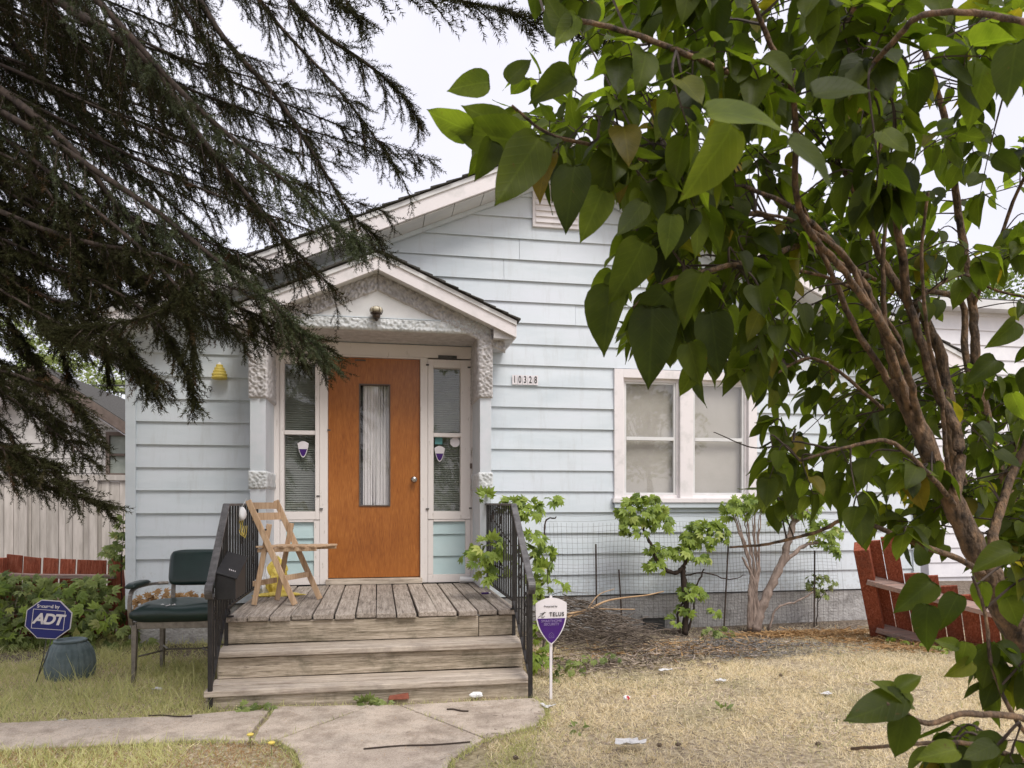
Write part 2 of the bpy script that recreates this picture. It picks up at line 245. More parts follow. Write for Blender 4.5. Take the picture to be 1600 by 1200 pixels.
def ground_material():
    m, t, b = newmat('lawn_soil')
    tc = N(t, 'ShaderNodeTexCoord'); n = N(t, 'ShaderNodeTexNoise', i_Scale=26, i_Detail=9, i_Roughness=.7); t.links.new(tc.outputs['Object'], n.inputs[0])
    r = ramp(t, n.outputs[0], [(.33, (.16, .125, .09)), (.5, (.38, .31, .21)), (.66, (.56, .48, .35))])
    n2 = N(t, 'ShaderNodeTexNoise', i_Scale=1.3, i_Detail=3); t.links.new(tc.outputs['Object'], n2.inputs[0])
    r2 = ramp(t, n2.outputs[0], [(.45, (0, 0, 0)), (.7, (.5, .5, .5))]); mx = N(t, 'ShaderNodeMix', data_type='RGBA')
    t.links.new(r2.outputs[0], mx.inputs['Factor']); t.links.new(r.outputs[0], mx.inputs[6]); mx.inputs[7].default_value = (.20, .19, .08, 1)
    # bare soil along the house
    sp = N(t, 'ShaderNodeSeparateXYZ'); t.links.new(tc.outputs['Object'], sp.inputs[0])
    n3 = N(t, 'ShaderNodeTexNoise', i_Scale=3, i_Detail=5); t.links.new(tc.outputs['Object'], n3.inputs[0])
    ma = N(t, 'ShaderNodeMath', operation='MULTIPLY_ADD'); t.links.new(n3.outputs[0], ma.inputs[0]); ma.inputs[1].default_value = 1.2; t.links.new(sp.outputs[1], ma.inputs[2])
    mr = N(t, 'ShaderNodeMapRange'); mr.inputs[1].default_value = -.25; mr.inputs[2].default_value = .15; t.links.new(ma.outputs[0], mr.inputs[0])
    mx2 = N(t, 'ShaderNodeMix', data_type='RGBA'); t.links.new(mr.outputs[0], mx2.inputs['Factor']); t.links.new(mx.outputs[2], mx2.inputs[6])
    n4 = N(t, 'ShaderNodeTexNoise', i_Scale=35, i_Detail=8); t.links.new(tc.outputs['Object'], n4.inputs[0])
    r4 = ramp(t, n4.outputs[0], [(.4, (.09, .07, .055)), (.62, (.27, .22, .17))]); t.links.new(r4.outputs[0], mx2.inputs[7])
    t.links.new(mx2.outputs[2], b.inputs['Base Color']); b.inputs['Roughness'].default_value = 1; b.inputs['Specular IOR Level'].default_value = .1
    bp = N(t, 'ShaderNodeBump', i_Strength=1, i_Distance=.02); t.links.new(n4.outputs[0], bp.inputs['Height']); t.links.new(bp.outputs[0], b.inputs['Normal'])
ground_material()

# ------------------------------------------------------------------ object helpers
def tag(o, label=None, cat=None, group=None, kind=None):
    for k, v in (('label', label), ('category', cat), ('group', group), ('kind', kind)):
        if v: o[k] = v
    return o
def thing(name, base, label, cat, group=None, kind=None):
    o = bpy.data.objects.new(name, None); COL.objects.link(o); o.location = base; o.empty_display_size = .1
    return tag(o, label, cat, group, kind)
_wl = {}
def worldloc(o):
    v = Vector(o.location)
    while o.parent: o = o.parent; v = v + Vector(o.location)
    return v
def link(name, me, mat, parent=None, kind=None, label=None, bevel=0, smooth=False):
    o = bpy.data.objects.new(name, me); COL.objects.link(o)
    if mat:
        mats = mat if isinstance(mat, (list, tuple)) else [mat]
        if not me.materials:
            for q in mats: me.materials.append(MAT[q])
    if parent: o.parent = parent; o.location = -worldloc(parent)
    if kind: o['kind'] = kind
    if label: o['label'] = label
    if bevel:
        md = o.modifiers.new('bevel', 'BEVEL'); md.width = bevel; md.segments = 2; md.limit_method = 'ANGLE'; md.angle_limit = radians(40); md.harden_normals = False
    if smooth:
        me.polygons.foreach_set('use_smooth', [True] * len(me.polygons))
    return o
class MB:
    def __init__(s): s.v = []; s.f = []
    def add(s, vs, fs):
        b = len(s.v); s.v += [tuple(x) for x in vs]; s.f += [tuple(b + i for i in f) for f in fs]; return s
    def hexa(s, p):   # 8 points: bottom 4 ccw, top 4 ccw
        return s.add(p, [(3, 2, 1, 0), (4, 5, 6, 7), (0, 1, 5, 4), (1, 2, 6, 5), (2, 3, 7, 6), (3, 0, 4, 7)])
    def box(s, x0, x1, y0, y1, z0, z1):
        return s.hexa([(x0, y0, z0), (x1, y0, z0), (x1, y1, z0), (x0, y1, z0), (x0, y0, z1), (x1, y0, z1), (x1, y1, z1), (x0, y1, z1)])
    def beam(s, a, b, w, h, up=(0, 0, 1), w2=None, h2=None):   # bar from a to b, w across, h along up
        a, b, up = Vector(a), Vector(b), Vector(up); t = (b - a).normalized(); n = t.cross(up)
        if n.length < 1e-4: n = t.cross(Vector((0, 1, 0)))
        n.normalize(); u = n.cross(t).normalized(); w2 = w2 or w; h2 = h2 or h
        q = lambda c, W_, H_: [c - n * W_ / 2 - u * H_ / 2, c + n * W_ / 2 - u * H_ / 2, c + n * W_ / 2 + u * H_ / 2, c - n * W_ / 2 + u * H_ / 2]
        return s.hexa(q(a, w, h) + q(b, w2, h2))
    def tube(s, pts, rad, n=6, cap=True):
        pts = [Vector(p) for p in pts]; k = len(pts)
        if not hasattr(rad, '__len__'): rad = [rad] * k
        up = Vector((.13, .31, 1)); rings = []
        for i, p in enumerate(pts):
            t = (pts[min(i + 1, k - 1)] - pts[max(i - 1, 0)])
            if t.length < 1e-7: t = Vector((0, 0, 1))
            t.normalize(); a = t.cross(up)
            if a.length < .05: a = t.cross(Vector((1, 0, 0)))
            a.normalize(); b = a.cross(t); rings.append([p + (a * cos(2 * pi * j / n) + b * sin(2 * pi * j / n)) * rad[i] for j in range(n)])
        vs = [v for r in rings for v in r]; fs = []
        for i in range(k - 1):
            for j in range(n): fs.append((i * n + j, i * n + (j + 1) % n, (i + 1) * n + (j + 1) % n, (i + 1) * n + j))
        if cap: fs.append(tuple(range(n - 1, -1, -1))); fs.append(tuple((k - 1) * n + j for j in range(n)))
        return s.add(vs, fs)
    def prism(s, pts, off):   # planar polygon extruded by off
        n = len(pts); off = Vector(off); vs = [Vector(p) for p in pts] + [Vector(p) + off for p in pts]
        return s.add(vs, [tuple(range(n)), tuple(range(2 * n - 1, n - 1, -1))] + [(i, i + n, (i + 1) % n + n, (i + 1) % n) for i in range(n)])
    def lathe(s, prof, c=(0, 0, 0), n=24, fn=None, axis='z'):
        vs = []; fs = []; c = Vector(c)
        for i, (r, z) in enumerate(prof):
            for j in range(n):
                a = 2 * pi * j / n; rr = r * (fn(a, z) if fn else 1)
                p = Vector((rr * cos(a), rr * sin(a), z)) if axis == 'z' else Vector((rr * cos(a), -z, rr * sin(a)))
                vs.append(c + p)
        for i in range(len(prof) - 1):
            for j in range(n): fs.append((i * n + j, i * n + (j + 1) % n, (i + 1) * n + (j + 1) % n, (i + 1) * n + j))
        fs.append(tuple(range(n - 1, -1, -1))); fs.append(tuple((len(prof) - 1) * n + j for j in range(n)))
        return s.add(vs, fs)
    def build(s, name, mat, parent=None, **kw):
        me = bpy.data.meshes.new(name); me.from_pydata(s.v, [], s.f); me.validate()
        import bmesh
        if len(s.f) < 3000:
            bm = bmesh.new(); bm.from_mesh(me); bmesh.ops.recalc_face_normals(bm, faces=bm.faces); bm.to_mesh(me); bm.free()
        return link(name, me, mat, parent, **kw)
def npmesh(name, V, F, rnd=None, uv=None):
    me = bpy.data.meshes.new(name); V = np.ascontiguousarray(V, dtype=np.float32); F = np.ascontiguousarray(F, dtype=np.int32)
    me.vertices.add(len(V)); me.vertices.foreach_set('co', V.ravel())
    me.loops.add(F.size); me.loops.foreach_set('vertex_index', F.ravel()); me.polygons.add(len(F))
    me.polygons.foreach_set('loop_start', np.arange(0, F.size, F.shape[1], dtype=np.int32))
    if rnd is not None:
        a = me.attributes.new('rnd', 'FLOAT', 'POINT'); a.data.foreach_set('value', np.ascontiguousarray(rnd, dtype=np.float32))
    if uv is not None:
        l = me.uv_layers.new(name='UVMap'); l.data.foreach_set('uv', np.ascontiguousarray(uv[F.ravel()], dtype=np.float32).ravel())
    me.update(calc_edges=True); return me
def scatter(tv, tf, M, rnd=None):   # M: (K,3,4)
    K = len(M); V = np.einsum('kij,nj->kni', M[:, :, :3], tv) + M[:, None, :, 3]
    F = tf[None] + (np.arange(K) * len(tv))[:, None, None]
    r = np.repeat(rng.random(K) if rnd is None else rnd, len(tv))
    return V.reshape(-1, 3), F.reshape(-1, tf.shape[1]), r
def frames(org, xdir, nrm, scale, wscale=1.0):   # local x along xdir, z along nrm
    x = xdir / np.maximum(np.linalg.norm(xdir, axis=1, keepdims=True), 1e-9); y = np.cross(nrm, x)
    y /= np.maximum(np.linalg.norm(y, axis=1, keepdims=True), 1e-9); z = np.cross(x, y)
    s = np.asarray(scale).reshape(-1, 1) * np.ones((len(org), 1))
    return np.stack([x * s, y * s * wscale, z * s, org], axis=2)
def spline(pts, n=8):
    pts = [Vector(p) for p in pts]; out = []
    q = [pts[0] * 2 - pts[1]] + pts + [pts[-1] * 2 - pts[-2]]
    for i in range(1, len(q) - 2):
        a, b, c, d = q[i - 1], q[i], q[i + 1], q[i + 2]
        for k in range(n):
            t = k / n; out.append(.5 * ((2 * b) + (c - a) * t + (2 * a - 5 * b + 4 * c - d) * t * t + (3 * b - a - 3 * c + d) * t ** 3))
    out.append(pts[-1]); return out
def text(s, size, loc, rot, mat, parent, name='lettering', align='CENTER', off=0.0, shear=0.0, ex=.0006, space=1.0, sx=1.0):
    cu = bpy.data.curves.new(name, 'FONT'); cu.body = s; cu.size = size; cu.align_x = align; cu.align_y = 'CENTER'; cu.extrude = ex; cu.offset = off; cu.shear = shear
    cu.space_character = space; cu.materials.append(MAT[mat]); o = bpy.data.objects.new(name, cu); COL.objects.link(o)
    bpy.context.view_layer.update(); me = bpy.data.meshes.new_from_object(o.evaluated_get(bpy.context.evaluated_depsgraph_get())); me.name = name
    bpy.data.objects.remove(o); o = bpy.data.objects.new(name, me); COL.objects.link(o)
    if not me.materials: me.materials.append(MAT[mat])
    o.parent = parent; o.location = Vector(loc) - worldloc(parent); o.rotation_euler = rot; o.scale = (sx, 1, 1); return o
def rnd(a, b): return random.uniform(a, b)
def proj(p):
    v = Vector(p) - _c; d = max(v.dot(_f), .01); return 800 + FPX * v.dot(_r) / d, HOR - FPX * v.z / d, d

# ------------------------------------------------------------------ ground, path
def gz(x, y):
    return .035 + .012 * sin(x * 1.3 + 1) * cos(y * 1.1) + .02 * math.exp(-((y + .25) / .35) ** 2)
def build_ground():
    xs = np.concatenate([[-200, -60, -25], np.arange(-12, 14.01, .2), [25, 60, 200]]); ys = np.concatenate([[-120, -40, -15], np.arange(-9, 12.01, .2), [20, 40, 100, 400]])
    V = [(x, y, gz(x, y) if (-12 <= x <= 14 and -9 <= y <= 12) else 0) for y in ys for x in xs]; nx = len(xs)
    F = [(j * nx + i, j * nx + i + 1, (j + 1) * nx + i + 1, (j + 1) * nx + i) for j in range(len(ys) - 1) for i in range(nx - 1)]
    o = link('ground', npmesh('ground', V, np.array(F)), 'lawn_soil', kind='structure', smooth=True)
build_ground()
ZP = .062
path = thing('path', (0, -2.8, 0), None, None, kind='structure')
SLABS = [
    [(-420, 1150), (0, 1129), (187, 1121), (281, 1118), (375, 1109), (424, 1104), (410, 1122), (398, 1135), (388, 1155), (312, 1154), (187, 1162), (50, 1168), (-420, 1192)],
    [(431, 1103), (580, 1101), (503, 1129), (430, 1154), (396, 1156), (405, 1137), (418, 1124)],
    [(582, 1101), (622, 1101), (755.5, 1153), (705, 1185), (690, 1215), (672, 1290), (660, 1420), (500, 1420), (485, 1290), (472, 1200), (462, 1172), (433, 1155), (506, 1130)],
    [(624, 1101), (835, 1090), (849, 1100), (852, 1115), (838, 1131), (800, 1142), (758, 1152)]]
slab_polys = []
for pg in SLABS:
    pts = [G(x, y, ZP) for x, y in pg]; slab_polys.append([(p.x, p.y) for p in pts])
    m = MB(); m.prism([(p.x, p.y, ZP) for p in pts], (0, 0, -.09)); m.build('concrete_slab', 'concrete', path, bevel=.006)
slab_polys.append([(-1.05, -.0), (-1.05, -2.28), (1.0, -2.28), (1.0, 0)])
def in_poly(x, y, poly):
    ins = np.zeros(len(x), bool); n = len(poly)
    for i in range(n):
        x0, y0 = poly[i]; x1, y1 = poly[(i + 1) % n]
        c = ((y0 > y) != (y1 > y)) & (x < (x1 - x0) * (y - y0) / (y1 - y0 + 1e-12) + x0); ins ^= c
    return ins

# ------------------------------------------------------------------ the house
XL, XR, XRI = -2.18, 5.72, 1.77; SL = .44
ZT = 4.19 + (XRI - .626) * SL     # roof top at ridge, front edge
ZW = ZT - .235                    # soffit line at ridge
house = thing('house', (1.77, 0, 0), 'pale blue sided bungalow with white gable trim and small gabled entry', 'house')
OPEN = []   # (x0,x1,z0,z1)
EX0, EX1 = XA(424), XA(746)
OPEN.append((EX0, EX1, .30, 2.78))
WX0, WX1, WZ0, WZ1 = XA(958), XA(1180), ZA(783, 960), ZA(577, 960)
OPEN.append((WX0, WX1, WZ0, WZ1))
VX0, VX1, VZ0, VZ1 = XA(831), XA(905), ZA(356, 831), ZA(290, 831)
OPEN.append((VX0, VX1, VZ0, VZ1))
def lim(z): return XRI - (ZW - z) / SL, XRI + (ZW - z) / SL
k = 0; seams = random.Random(3)
while True:
    z0 = .387 + .2035 * k
    z1 = z0 + .2035
    if z0 > ZW - .03: break
    a0, b0 = max(lim(z0)[0], XL + .07), min(lim(z0)[1], XR - .07)
    z1c = min(z1, ZW - .002)
    segs = [(a0, b0)]
    for (ox0, ox1, oz0, oz1) in OPEN:
        if z0 < oz1 - .02 and z1 > oz0 + .02:
            new = []
            for (s0, s1) in segs:
                if ox1 <= s0 or ox0 >= s1: new.append((s0, s1)); continue
                if ox0 > s0: new.append((s0, ox0))
                if ox1 < s1: new.append((ox1, s1))
            segs = new
    # partial boards above and below openings keep their full run, the casings cover the overlap
    out = []
    for (s0, s1) in segs:
        c = s0
        while s1 - c > 2.2:
            e = c + seams.uniform(1.3, 3.4)
            if s1 - e < .5: break
            out.append((c, e - .003)); c = e
        out.append((c, s1))
    pieces = [(s0, s1, z0, z1c) for (s0, s1) in out]
    for (ox0, ox1, oz0, oz1) in OPEN:   # strips of a course below or above an opening
        if z0 < oz0 < z1 and oz0 - z0 > .01 and oz0 > .4: pieces.append((ox0, ox1, z0, oz0))
        if z0 < oz1 < z1 and z1 - oz1 > .01: pieces.append((ox0, ox1, oz1, z1c))
    for (s0, s1, za, zb) in pieces:
        w = seams.uniform(-.0015, .0015)
        poly = [(s0, za + .003), (s1, za + .003), (s1, zb + .006), (s0, zb + .006)]
        for sg in (-1, 1):   # clip under both rakes
            f = lambda p: (ZW - .002) - sg * (p[0] - XRI) * SL - p[1]
            new = []
            for i in range(len(poly)):
                p, q = poly[i], poly[(i + 1) % len(poly)]; fp, fq = f(p), f(q)
                if fp >= 0: new.append(p)
                if fp * fq < 0: t = fp / (fp - fq); new.append((p[0] + (q[0] - p[0]) * t, p[1] + (q[1] - p[1]) * t))
            poly = new
        if len(poly) < 3: continue
        yf = lambda z: -.024 + w + (z - z0) / .2035 * .020
        m = MB(); n_ = len(poly); m.add([(x, yf(z), z) for x, z in poly] + [(x, .005, z) for x, z in poly], [tuple(range(n_)), tuple(range(2 * n_ - 1, n_ - 1, -1))] + [(i, i + n_, (i + 1) % n_ + n_, (i + 1) % n_) for i in range(n_)])
        m.build('siding_board', 'siding', house)
    k += 1
# wall core behind the boards
m = MB(); m.prism([(XL + .02, .14, .1), (XR - .02, .14, .1), (XR - .02, .14, lim(0)[0] * 0 + ZW - (XR - XRI) * SL), (XRI, .14, ZW), (XL + .02, .14, ZW - (XRI - XL) * SL)], (0, 8.3, 0)); m.build('wall', 'siding', house)
m = MB()   # sheathing strips between the boards and the core, around the openings
def holes(y0, y1):
    xs = sorted({XL + .03, XR - .03, EX0, EX1, WX0, WX1, VX0, VX1})
    for i in range(len(xs) - 1):
        xa, xb = xs[i], xs[i + 1]; xm = (xa + xb) / 2
        zs = [.3]
        zt = lambda x: ZW - abs(x - XRI) * SL - .03
        op = [(o[2], o[3]) for o in OPEN if o[0] - 1e-4 <= xa and xb <= o[1] + 1e-4]
        cur = .25
        for (oz0, oz1) in sorted(op):
            if oz0 > cur: m.box(xa, xb, y0, y1, cur, oz0)
            cur = max(cur, oz1)
        m.hexa([(xa, y0, cur), (xb, y0, cur), (xb, y1, cur), (xa, y1, cur), (xa, y0, zt(xa)), (xb, y0, zt(xb)), (xb, y1, zt(xb)), (xa, y1, zt(xa))])
holes(.006, .13); m.build('sheathing', 'dark_core', house)
for xa, xb in ((XL, XL + .085), (XR - .085, XR)):
    m = MB(); zt = ZW - abs((xa if xa < 0 else xb) - XRI) * SL + .02
    m.box(xa, xb, -.034, .20, .36, zt); m.build('corner_board', 'siding', house, bevel=.003)
m = MB(); m.box(XL + .02, XR - .02, -.004, 8.4, -.3, .375)
m.build('foundation', 'foundation', house)
m = MB(); vx = XA(1022, -.02); m.box(vx - .11, vx + .11, -.03, -.006, .03, .15); m.build('foundation_vent', 'dark_core', house)
m = MB(); m.box(vx - .13, vx + .13, -.045, -.006, .15, .175); m.build('vent_lintel', 'foundation', house)
# gable vent cover
m = MB(); m.box(VX0, VX1, -.045, .02, VZ0, VZ1); m.build('gable_vent', 'trim_white', house, bevel=.003)
for i in range(1, 7):
    m = MB(); z = VZ0 + .04 + (VZ1 - VZ0 - .07) * (i - 1) / 6
    m.hexa([(VX0 + .03, -.06, z), (VX1 - .03, -.06, z), (VX1 - .03, -.046, z), (VX0 + .03, -.046, z), (VX0 + .03, -.05, z + .03), (VX1 - .03, -.05, z + .03), (VX1 - .03, -.046, z + .03), (VX0 + .03, -.046, z + .03)])
    m.build('louvre', 'trim_white', house)
# roof, fascia, soffit
YF = -.35
for sgn, xe in ((-1, XL - .33), (1, XR + .33)):
    L = abs(xe - XRI)
    def pt(d, y, dz): return (XRI + sgn * d, y, ZT - d * SL + dz)
    m = MB(); m.hexa([pt(0, YF + .02, -.04), pt(L, YF + .02, -.04), pt(L, 8.7, -.04), pt(0, 8.7, -.04), pt(0, YF + .02, -.018), pt(L, YF + .02, -.018), pt(L, 8.7, -.018), pt(0, 8.7, -.018)])
    rf = m.build('roof', 'brown_trim', house)
    n = 30; off = 0
    for i in range(n):   # shingle courses: strips that lap down the slope, the ends uneven at the rake
        d0, d1 = L * i / n - .03, L * (i + 1) / n + .02; d0 = max(d0, 0); e = rnd(-.012, .008)
        m = MB(); m.hexa([pt(d0, YF - .03 + e, -.016), pt(d1, YF - .03 + e, -.006), pt(d1, 8.72, -.006), pt(d0, 8.72, -.016), pt(d0, YF - .03 + e, -.010), pt(d1, YF - .03 + e, .010), pt(d1, 8.72, .010), pt(d0, 8.72, -.010)])
        m.build('shingle_course', 'shingle', rf)
    m = MB(); m.hexa([pt(0, YF, -.20), pt(L, YF, -.20), pt(L, YF + .03, -.20), pt(0, YF + .03, -.20), pt(0, YF, -.04), pt(L, YF, -.04), pt(L, YF + .03, -.04), pt(0, YF + .03, -.04)])
    m.build('fascia_board', 'trim_white', house, bevel=.003)
    m = MB(); m.hexa([pt(0, YF - .014, -.065), pt(L, YF - .014, -.065), pt(L, YF - .002, -.065), pt(0, YF - .002, -.065), pt(0, YF - .014, -.022), pt(L, YF - .014, -.022), pt(L, YF - .002, -.022), pt(0, YF - .002, -.022)])
    m.build('drip_edge', 'soffit', house)
    step = .27; q = int(L / step)
    for i in range(q + 1):
        d0, d1 = i * step + .003, min((i + 1) * step - .003, L)
        if d1 - d0 < .03: continue
        m = MB(); m.hexa([pt(d0, YF + .033, -.212), pt(d1, YF + .033, -.212), pt(d1, -.003, -.212), pt(d0, -.003, -.212), pt(d0, YF + .033, -.20), pt(d1, YF + .033, -.20), pt(d1, -.003, -.20), pt(d0, -.003, -.20)])
        m.build('soffit_panel', 'soffit', house)
    m = MB(); m.hexa([pt(0, -.05, -.255), pt(L - .4, -.05, -.255), pt(L - .4, -.026, -.255), pt(0, -.026, -.255), pt(0, -.05, -.214), pt(L - .4, -.05, -.214), pt(L - .4, -.026, -.214), pt(0, -.026, -.214)])
    m.build('frieze_trim', 'siding', house)
    # eave: fascia, gutter and soffit along the side of the house
    ze = ZT - L * SL; x0, x1 = (xe, XL + .0) if sgn < 0 else (XR, xe)
    m = MB(); m.box(x0 - (.0 if sgn < 0 else 0), x1, YF + .034, 8.6, ze - .17, ze - .15); m.build('eave_soffit', 'soffit', house)
    m = MB(); m.box(xe - .012, xe + .012, YF + .002, 8.6, ze - .19, ze - .03); m.build('eave_fascia', 'trim_white', house)
    m = MB(); gx = xe + sgn * .06; m.box(gx - .05, gx + .05, YF + .05, 8.6, ze - .13, ze - .03); m.build('gutter', 'trim_white', house, bevel=.008)
    m = MB(); m.hexa([(x0, YF + .003, ze - .19), (x1, YF + .003, ze - .19), (x1, YF + .028, ze - .19), (x0, YF + .028, ze - .19), (x0, YF + .003, ze - .185 + (.0 if sgn < 0 else .145)), (x1, YF + .003, ze - .185 + (.145 if sgn < 0 else 0)), (x1, YF + .028, ze - .185 + (.145 if sgn < 0 else 0)), (x0, YF + .028, ze - .185 + (0 if sgn < 0 else .145))])
    m.build('eave_return', 'trim_white', house)

# windows -----------------------------------------------------------
def pane_at(x0, x1, z0, z1, y, parent, mat='glass'):
    m = MB(); m.box(x0, x1, y, y + .004, z0, z1); return m.build('pane', mat, parent)
def ring(m, x0, x1, z0, z1, wx, wz, y0, y1, wzb=None):
    wzb = wz if wzb is None else wzb
    m.box(x0, x0 + wx, y0, y1, z0, z1); m.box(x1 - wx, x1, y0, y1, z0, z1)
    m.box(x0 + wx, x1 - wx, y0, y1, z1 - wz, z1); m.box(x0 + wx, x1 - wx, y0, y1, z0, z0 + wzb)
win = thing('window', (0, 0, 0), None, None); win.parent = house; win.location = Vector(((WX0 + WX1) / 2, 0, WZ0)) - Vector(house.location)
# sub-parts of the window
cw = .095
for nm, b in (('casing', (WX0, WX0 + cw, -.042, .05, WZ0 + .03, WZ1)), ('casing', (WX1 - cw, WX1, -.042, .05, WZ0 + .03, WZ1)), ('casing', (WX0 + cw, WX1 - cw, -.040, .05, WZ1 - .085, WZ1)),
              ('sill', (WX0 - .02, WX1 + .02, -.075, .06, WZ0 - .015, WZ0 + .03)), ('mullion', (XA(1060), XA(1080), -.046, .05, WZ0 + .03, WZ1 - .085))):
    m = MB(); m.box(*b); m.build(nm, 'trim_white', win, bevel=.003)
m = MB(); m.box(WX0, WX1, -.06, -.027, WZ0 - .065, WZ0 - .017); m.build('sill_apron', 'siding', win)
for (a, b_) in ((WX0 + cw, XA(1060)), (XA(1080), WX1 - cw)):
    zb, zt_ = WZ0 + .03, WZ1 - .085; zm = ZA(685, 1020)
    m = MB(); ring(m, a, b_, zb, zt_, .022, .03, .0, .05, .035); m.build('window_frame', 'old_paint' if False else 'trim_white', win)
    m = MB(); ring(m, a + .022, b_ - .022, zb + .035, zt_ - .03, .024, .02, .014, .045); m.box(a + .046, b_ - .046, .008, .045, zm - .02, zm + .015); m.build('sash', 'soffit', win, bevel=.002)
    pane_at(a + .046, b_ - .046, zb + .055, zm - .02, .034, win, 'glass_big'); pane_at(a + .046, b_ - .046, zm + .015, zt_ - .05, .026, win, 'glass_big')
    m = MB(); m.box(a + .02, b_ - .02, .085, .09, zb, zt_); m.build('roller_blind', 'blind', win)
# entry wall ---------------------------------------------------------
DX0, DX1 = XA(513), XA(656); DZ0, DZ1 = .60, 2.65; HZ = 2.78
def part(nm, mat, b, par=house, bv=.003):
    m = MB(); m.box(*b); return m.build(nm, mat, par, bevel=bv)
part('entry_header', 'old_paint', (EX0, EX1, -.03, .08, DZ1 + .015, HZ))
part('door_stop', 'old_paint', (DX0 - .004, DX1 + .004, -.036, .05, DZ1 - .0, DZ1 + .014))
part('threshold', 'tread_wood', (DX0 - .02, DX1 + .02, -.07, .06, .542, .592))
part('jamb', 'old_paint', (XA(500), DX0 - .003, -.034, .08, .545, DZ1 + .013)); part('jamb', 'old_paint', (DX1 + .003, XA(668), -.034, .08, .545, DZ1 + .013))
part('jamb', 'old_paint', (EX0, XA(438), -.03, .08, .545, DZ1 + .013)); part('jamb', 'old_paint', (XA(735), EX1, -.03, .08, .545, DZ1 + .013))
part('base_trim', 'old_paint', (XA(438) + .002, XA(500) - .002, -.04, .08, .545, .62)); part('base_trim', 'old_paint', (XA(668) + .002, XA(735) - .002, -.04, .08, .545, .62))
part('inner_wall', 'dark_core', (EX0, EX1, .10, .136, .3, HZ), bv=0)
def sidelight(x0, x1, gx0, gx1, mull, z0, zt, label):
    s = thing('sidelight', (0, 0, 0), None, None); s.parent = house; s.location = Vector(((x0 + x1) / 2, 0, z0)) - Vector(house.location); s['label'] = label
    m = MB(); m.box(x0, gx0, -.042, .05, z0, zt); m.build('sash_stile', 'old_paint', s, bevel=.003)
    m = MB(); m.box(gx1, x1, -.042, .05, z0, zt); m.build('sash_stile', 'old_paint', s, bevel=.003)
    m = MB(); m.box(gx0, gx1, -.040, .05, zt - .075, zt); m.build('sash_rail', 'old_paint', s, bevel=.003)
    m = MB(); m.box(gx0, gx1, -.040, .05, z0, z0 + .075); m.build('sash_rail', 'old_paint', s, bevel=.003)
    m = MB(); m.box(gx0, gx1, -.030, .04, mull - .02, mull + .018); m.build('glazing_bar', 'old_paint', s, bevel=.003)
    pane_at(gx0, gx1, z0 + .075, mull - .02, .01, s); pane_at(gx0, gx1, mull + .018, zt - .075, .01, s)
    z = z0 + .08
    n = 0
    while z < zt - .08:
        m = MB(); m.hexa([(gx0 + .002, .045, z), (gx1 - .002, .045, z), (gx1 - .002, .062, z + .012), (gx0 + .002, .062, z + .012), (gx0 + .002, .0455, z + .001), (gx1 - .002, .0455, z + .001), (gx1 - .002, .0625, z + .013), (gx0 + .002, .0625, z + .013)])
        m.build('slat', 'slat_blind', s); z += .021; n += 1
    m = MB(); m.box(gx0 - .03, gx1 + .03, .075, .08, z0, zt); m.build('blind_backing', 'slat_blind', s)
    return s
zsl = ZA(812, 470); zst = DZ1 - .0
sl_l = sidelight(XA(438) + .002, XA(500) - .002, XA(444.5), XA(493), ZA(676, 470), zsl, zst, 'sidelight left of the door with one shield sticker')
sl_r = sidelight(XA(668) + .002, XA(735) - .002, XA(677), XA(719), ZA(680, 700), zsl, zst, 'sidelight right of the door with several stickers')
part('weatherstrip', 'wire', (XA(684), XA(713), -.047, -.042, ZA(562, 700), ZA(557, 700)), sl_r, 0)
for (x0, x1, zz) in ((XA(438) + .002, XA(500) - .002, [.622, ZA(876, 470), ZA(841, 470), zsl - .02]), (XA(668) + .002, XA(735) - .002, [.622, ZA(868, 700), ZA(834, 700), zsl - .02])):
    part('panel_frame', 'old_paint', (x0, x0 + .05, -.034, .07, .622, zsl - .002)); part('panel_frame', 'old_paint', (x1 - .05, x1, -.034, .07, .622, zsl - .002))
    for i in range(3):
        m = MB(); m.hexa([(x0 + .051, -.026, zz[i]), (x1 - .051, -.026, zz[i]), (x1 - .051, .0, zz[i]), (x0 + .051, .0, zz[i]), (x0 + .051, -.006, zz[i + 1] + .003), (x1 - .051, -.006, zz[i + 1] + .003), (x1 - .051, .0, zz[i + 1] + .003), (x0 + .051, .0, zz[i + 1] + .003)])
        m.build('siding_board', 'siding_teal', house)
    part('panel_rail', 'old_paint', (x0 + .051, x1 - .051, -.036, .07, zsl - .022, zsl - .002))
# hinges, latches
for (px, py) in ((502, 795), (514, 592), (514, 672), (668, 570), (668, 795), (733, 574), (735, 794), (497, 775)):
    p = P(px, py, -.046); part('hinge', 'wire', (p.x - .014, p.x + .014, -.05, -.036, p.z - .006, p.z + .006), bv=0)
p = P(736, 728, -.05); part('door_bell', 'brown_trim', (p.x - .01, p.x + .01, -.05, -.03, p.z - .025, p.z + .025))
# door
door = thing('door', (0, 0, 0), None, None); door.parent = house; door.location = Vector((DX0, 0, DZ0)) - Vector(house.location)
gx0, gx1, gz0, gz1 = XA(561, .0), XA(610, .0), ZA(791, 585), ZA(600, 585)
m = MB()
for b in ((DX0, gx0, DZ0, DZ1 - .003), (gx1, DX1, DZ0, DZ1 - .003), (gx0, gx1, DZ0, gz0), (gx0, gx1, gz1, DZ1 - .003)): m.box(b[0], b[1], .004, .048, b[2], b[3])
m.build('door_leaf', 'door_wood', door)
m = MB(); ring(m, gx0, gx1, gz0, gz1, .012, .012, -.006, .05); m.build('glazing_frame', 'brown_trim', door, bevel=.002)
pane_at(gx0 + .012, gx1 - .012, gz0 + .012, gz1 - .012, .015, door)
m = MB(); n = 60; X0, X1 = gx0 + .035, gx1 - .012   # gathered curtain behind the door glass
vs = []; fs = []
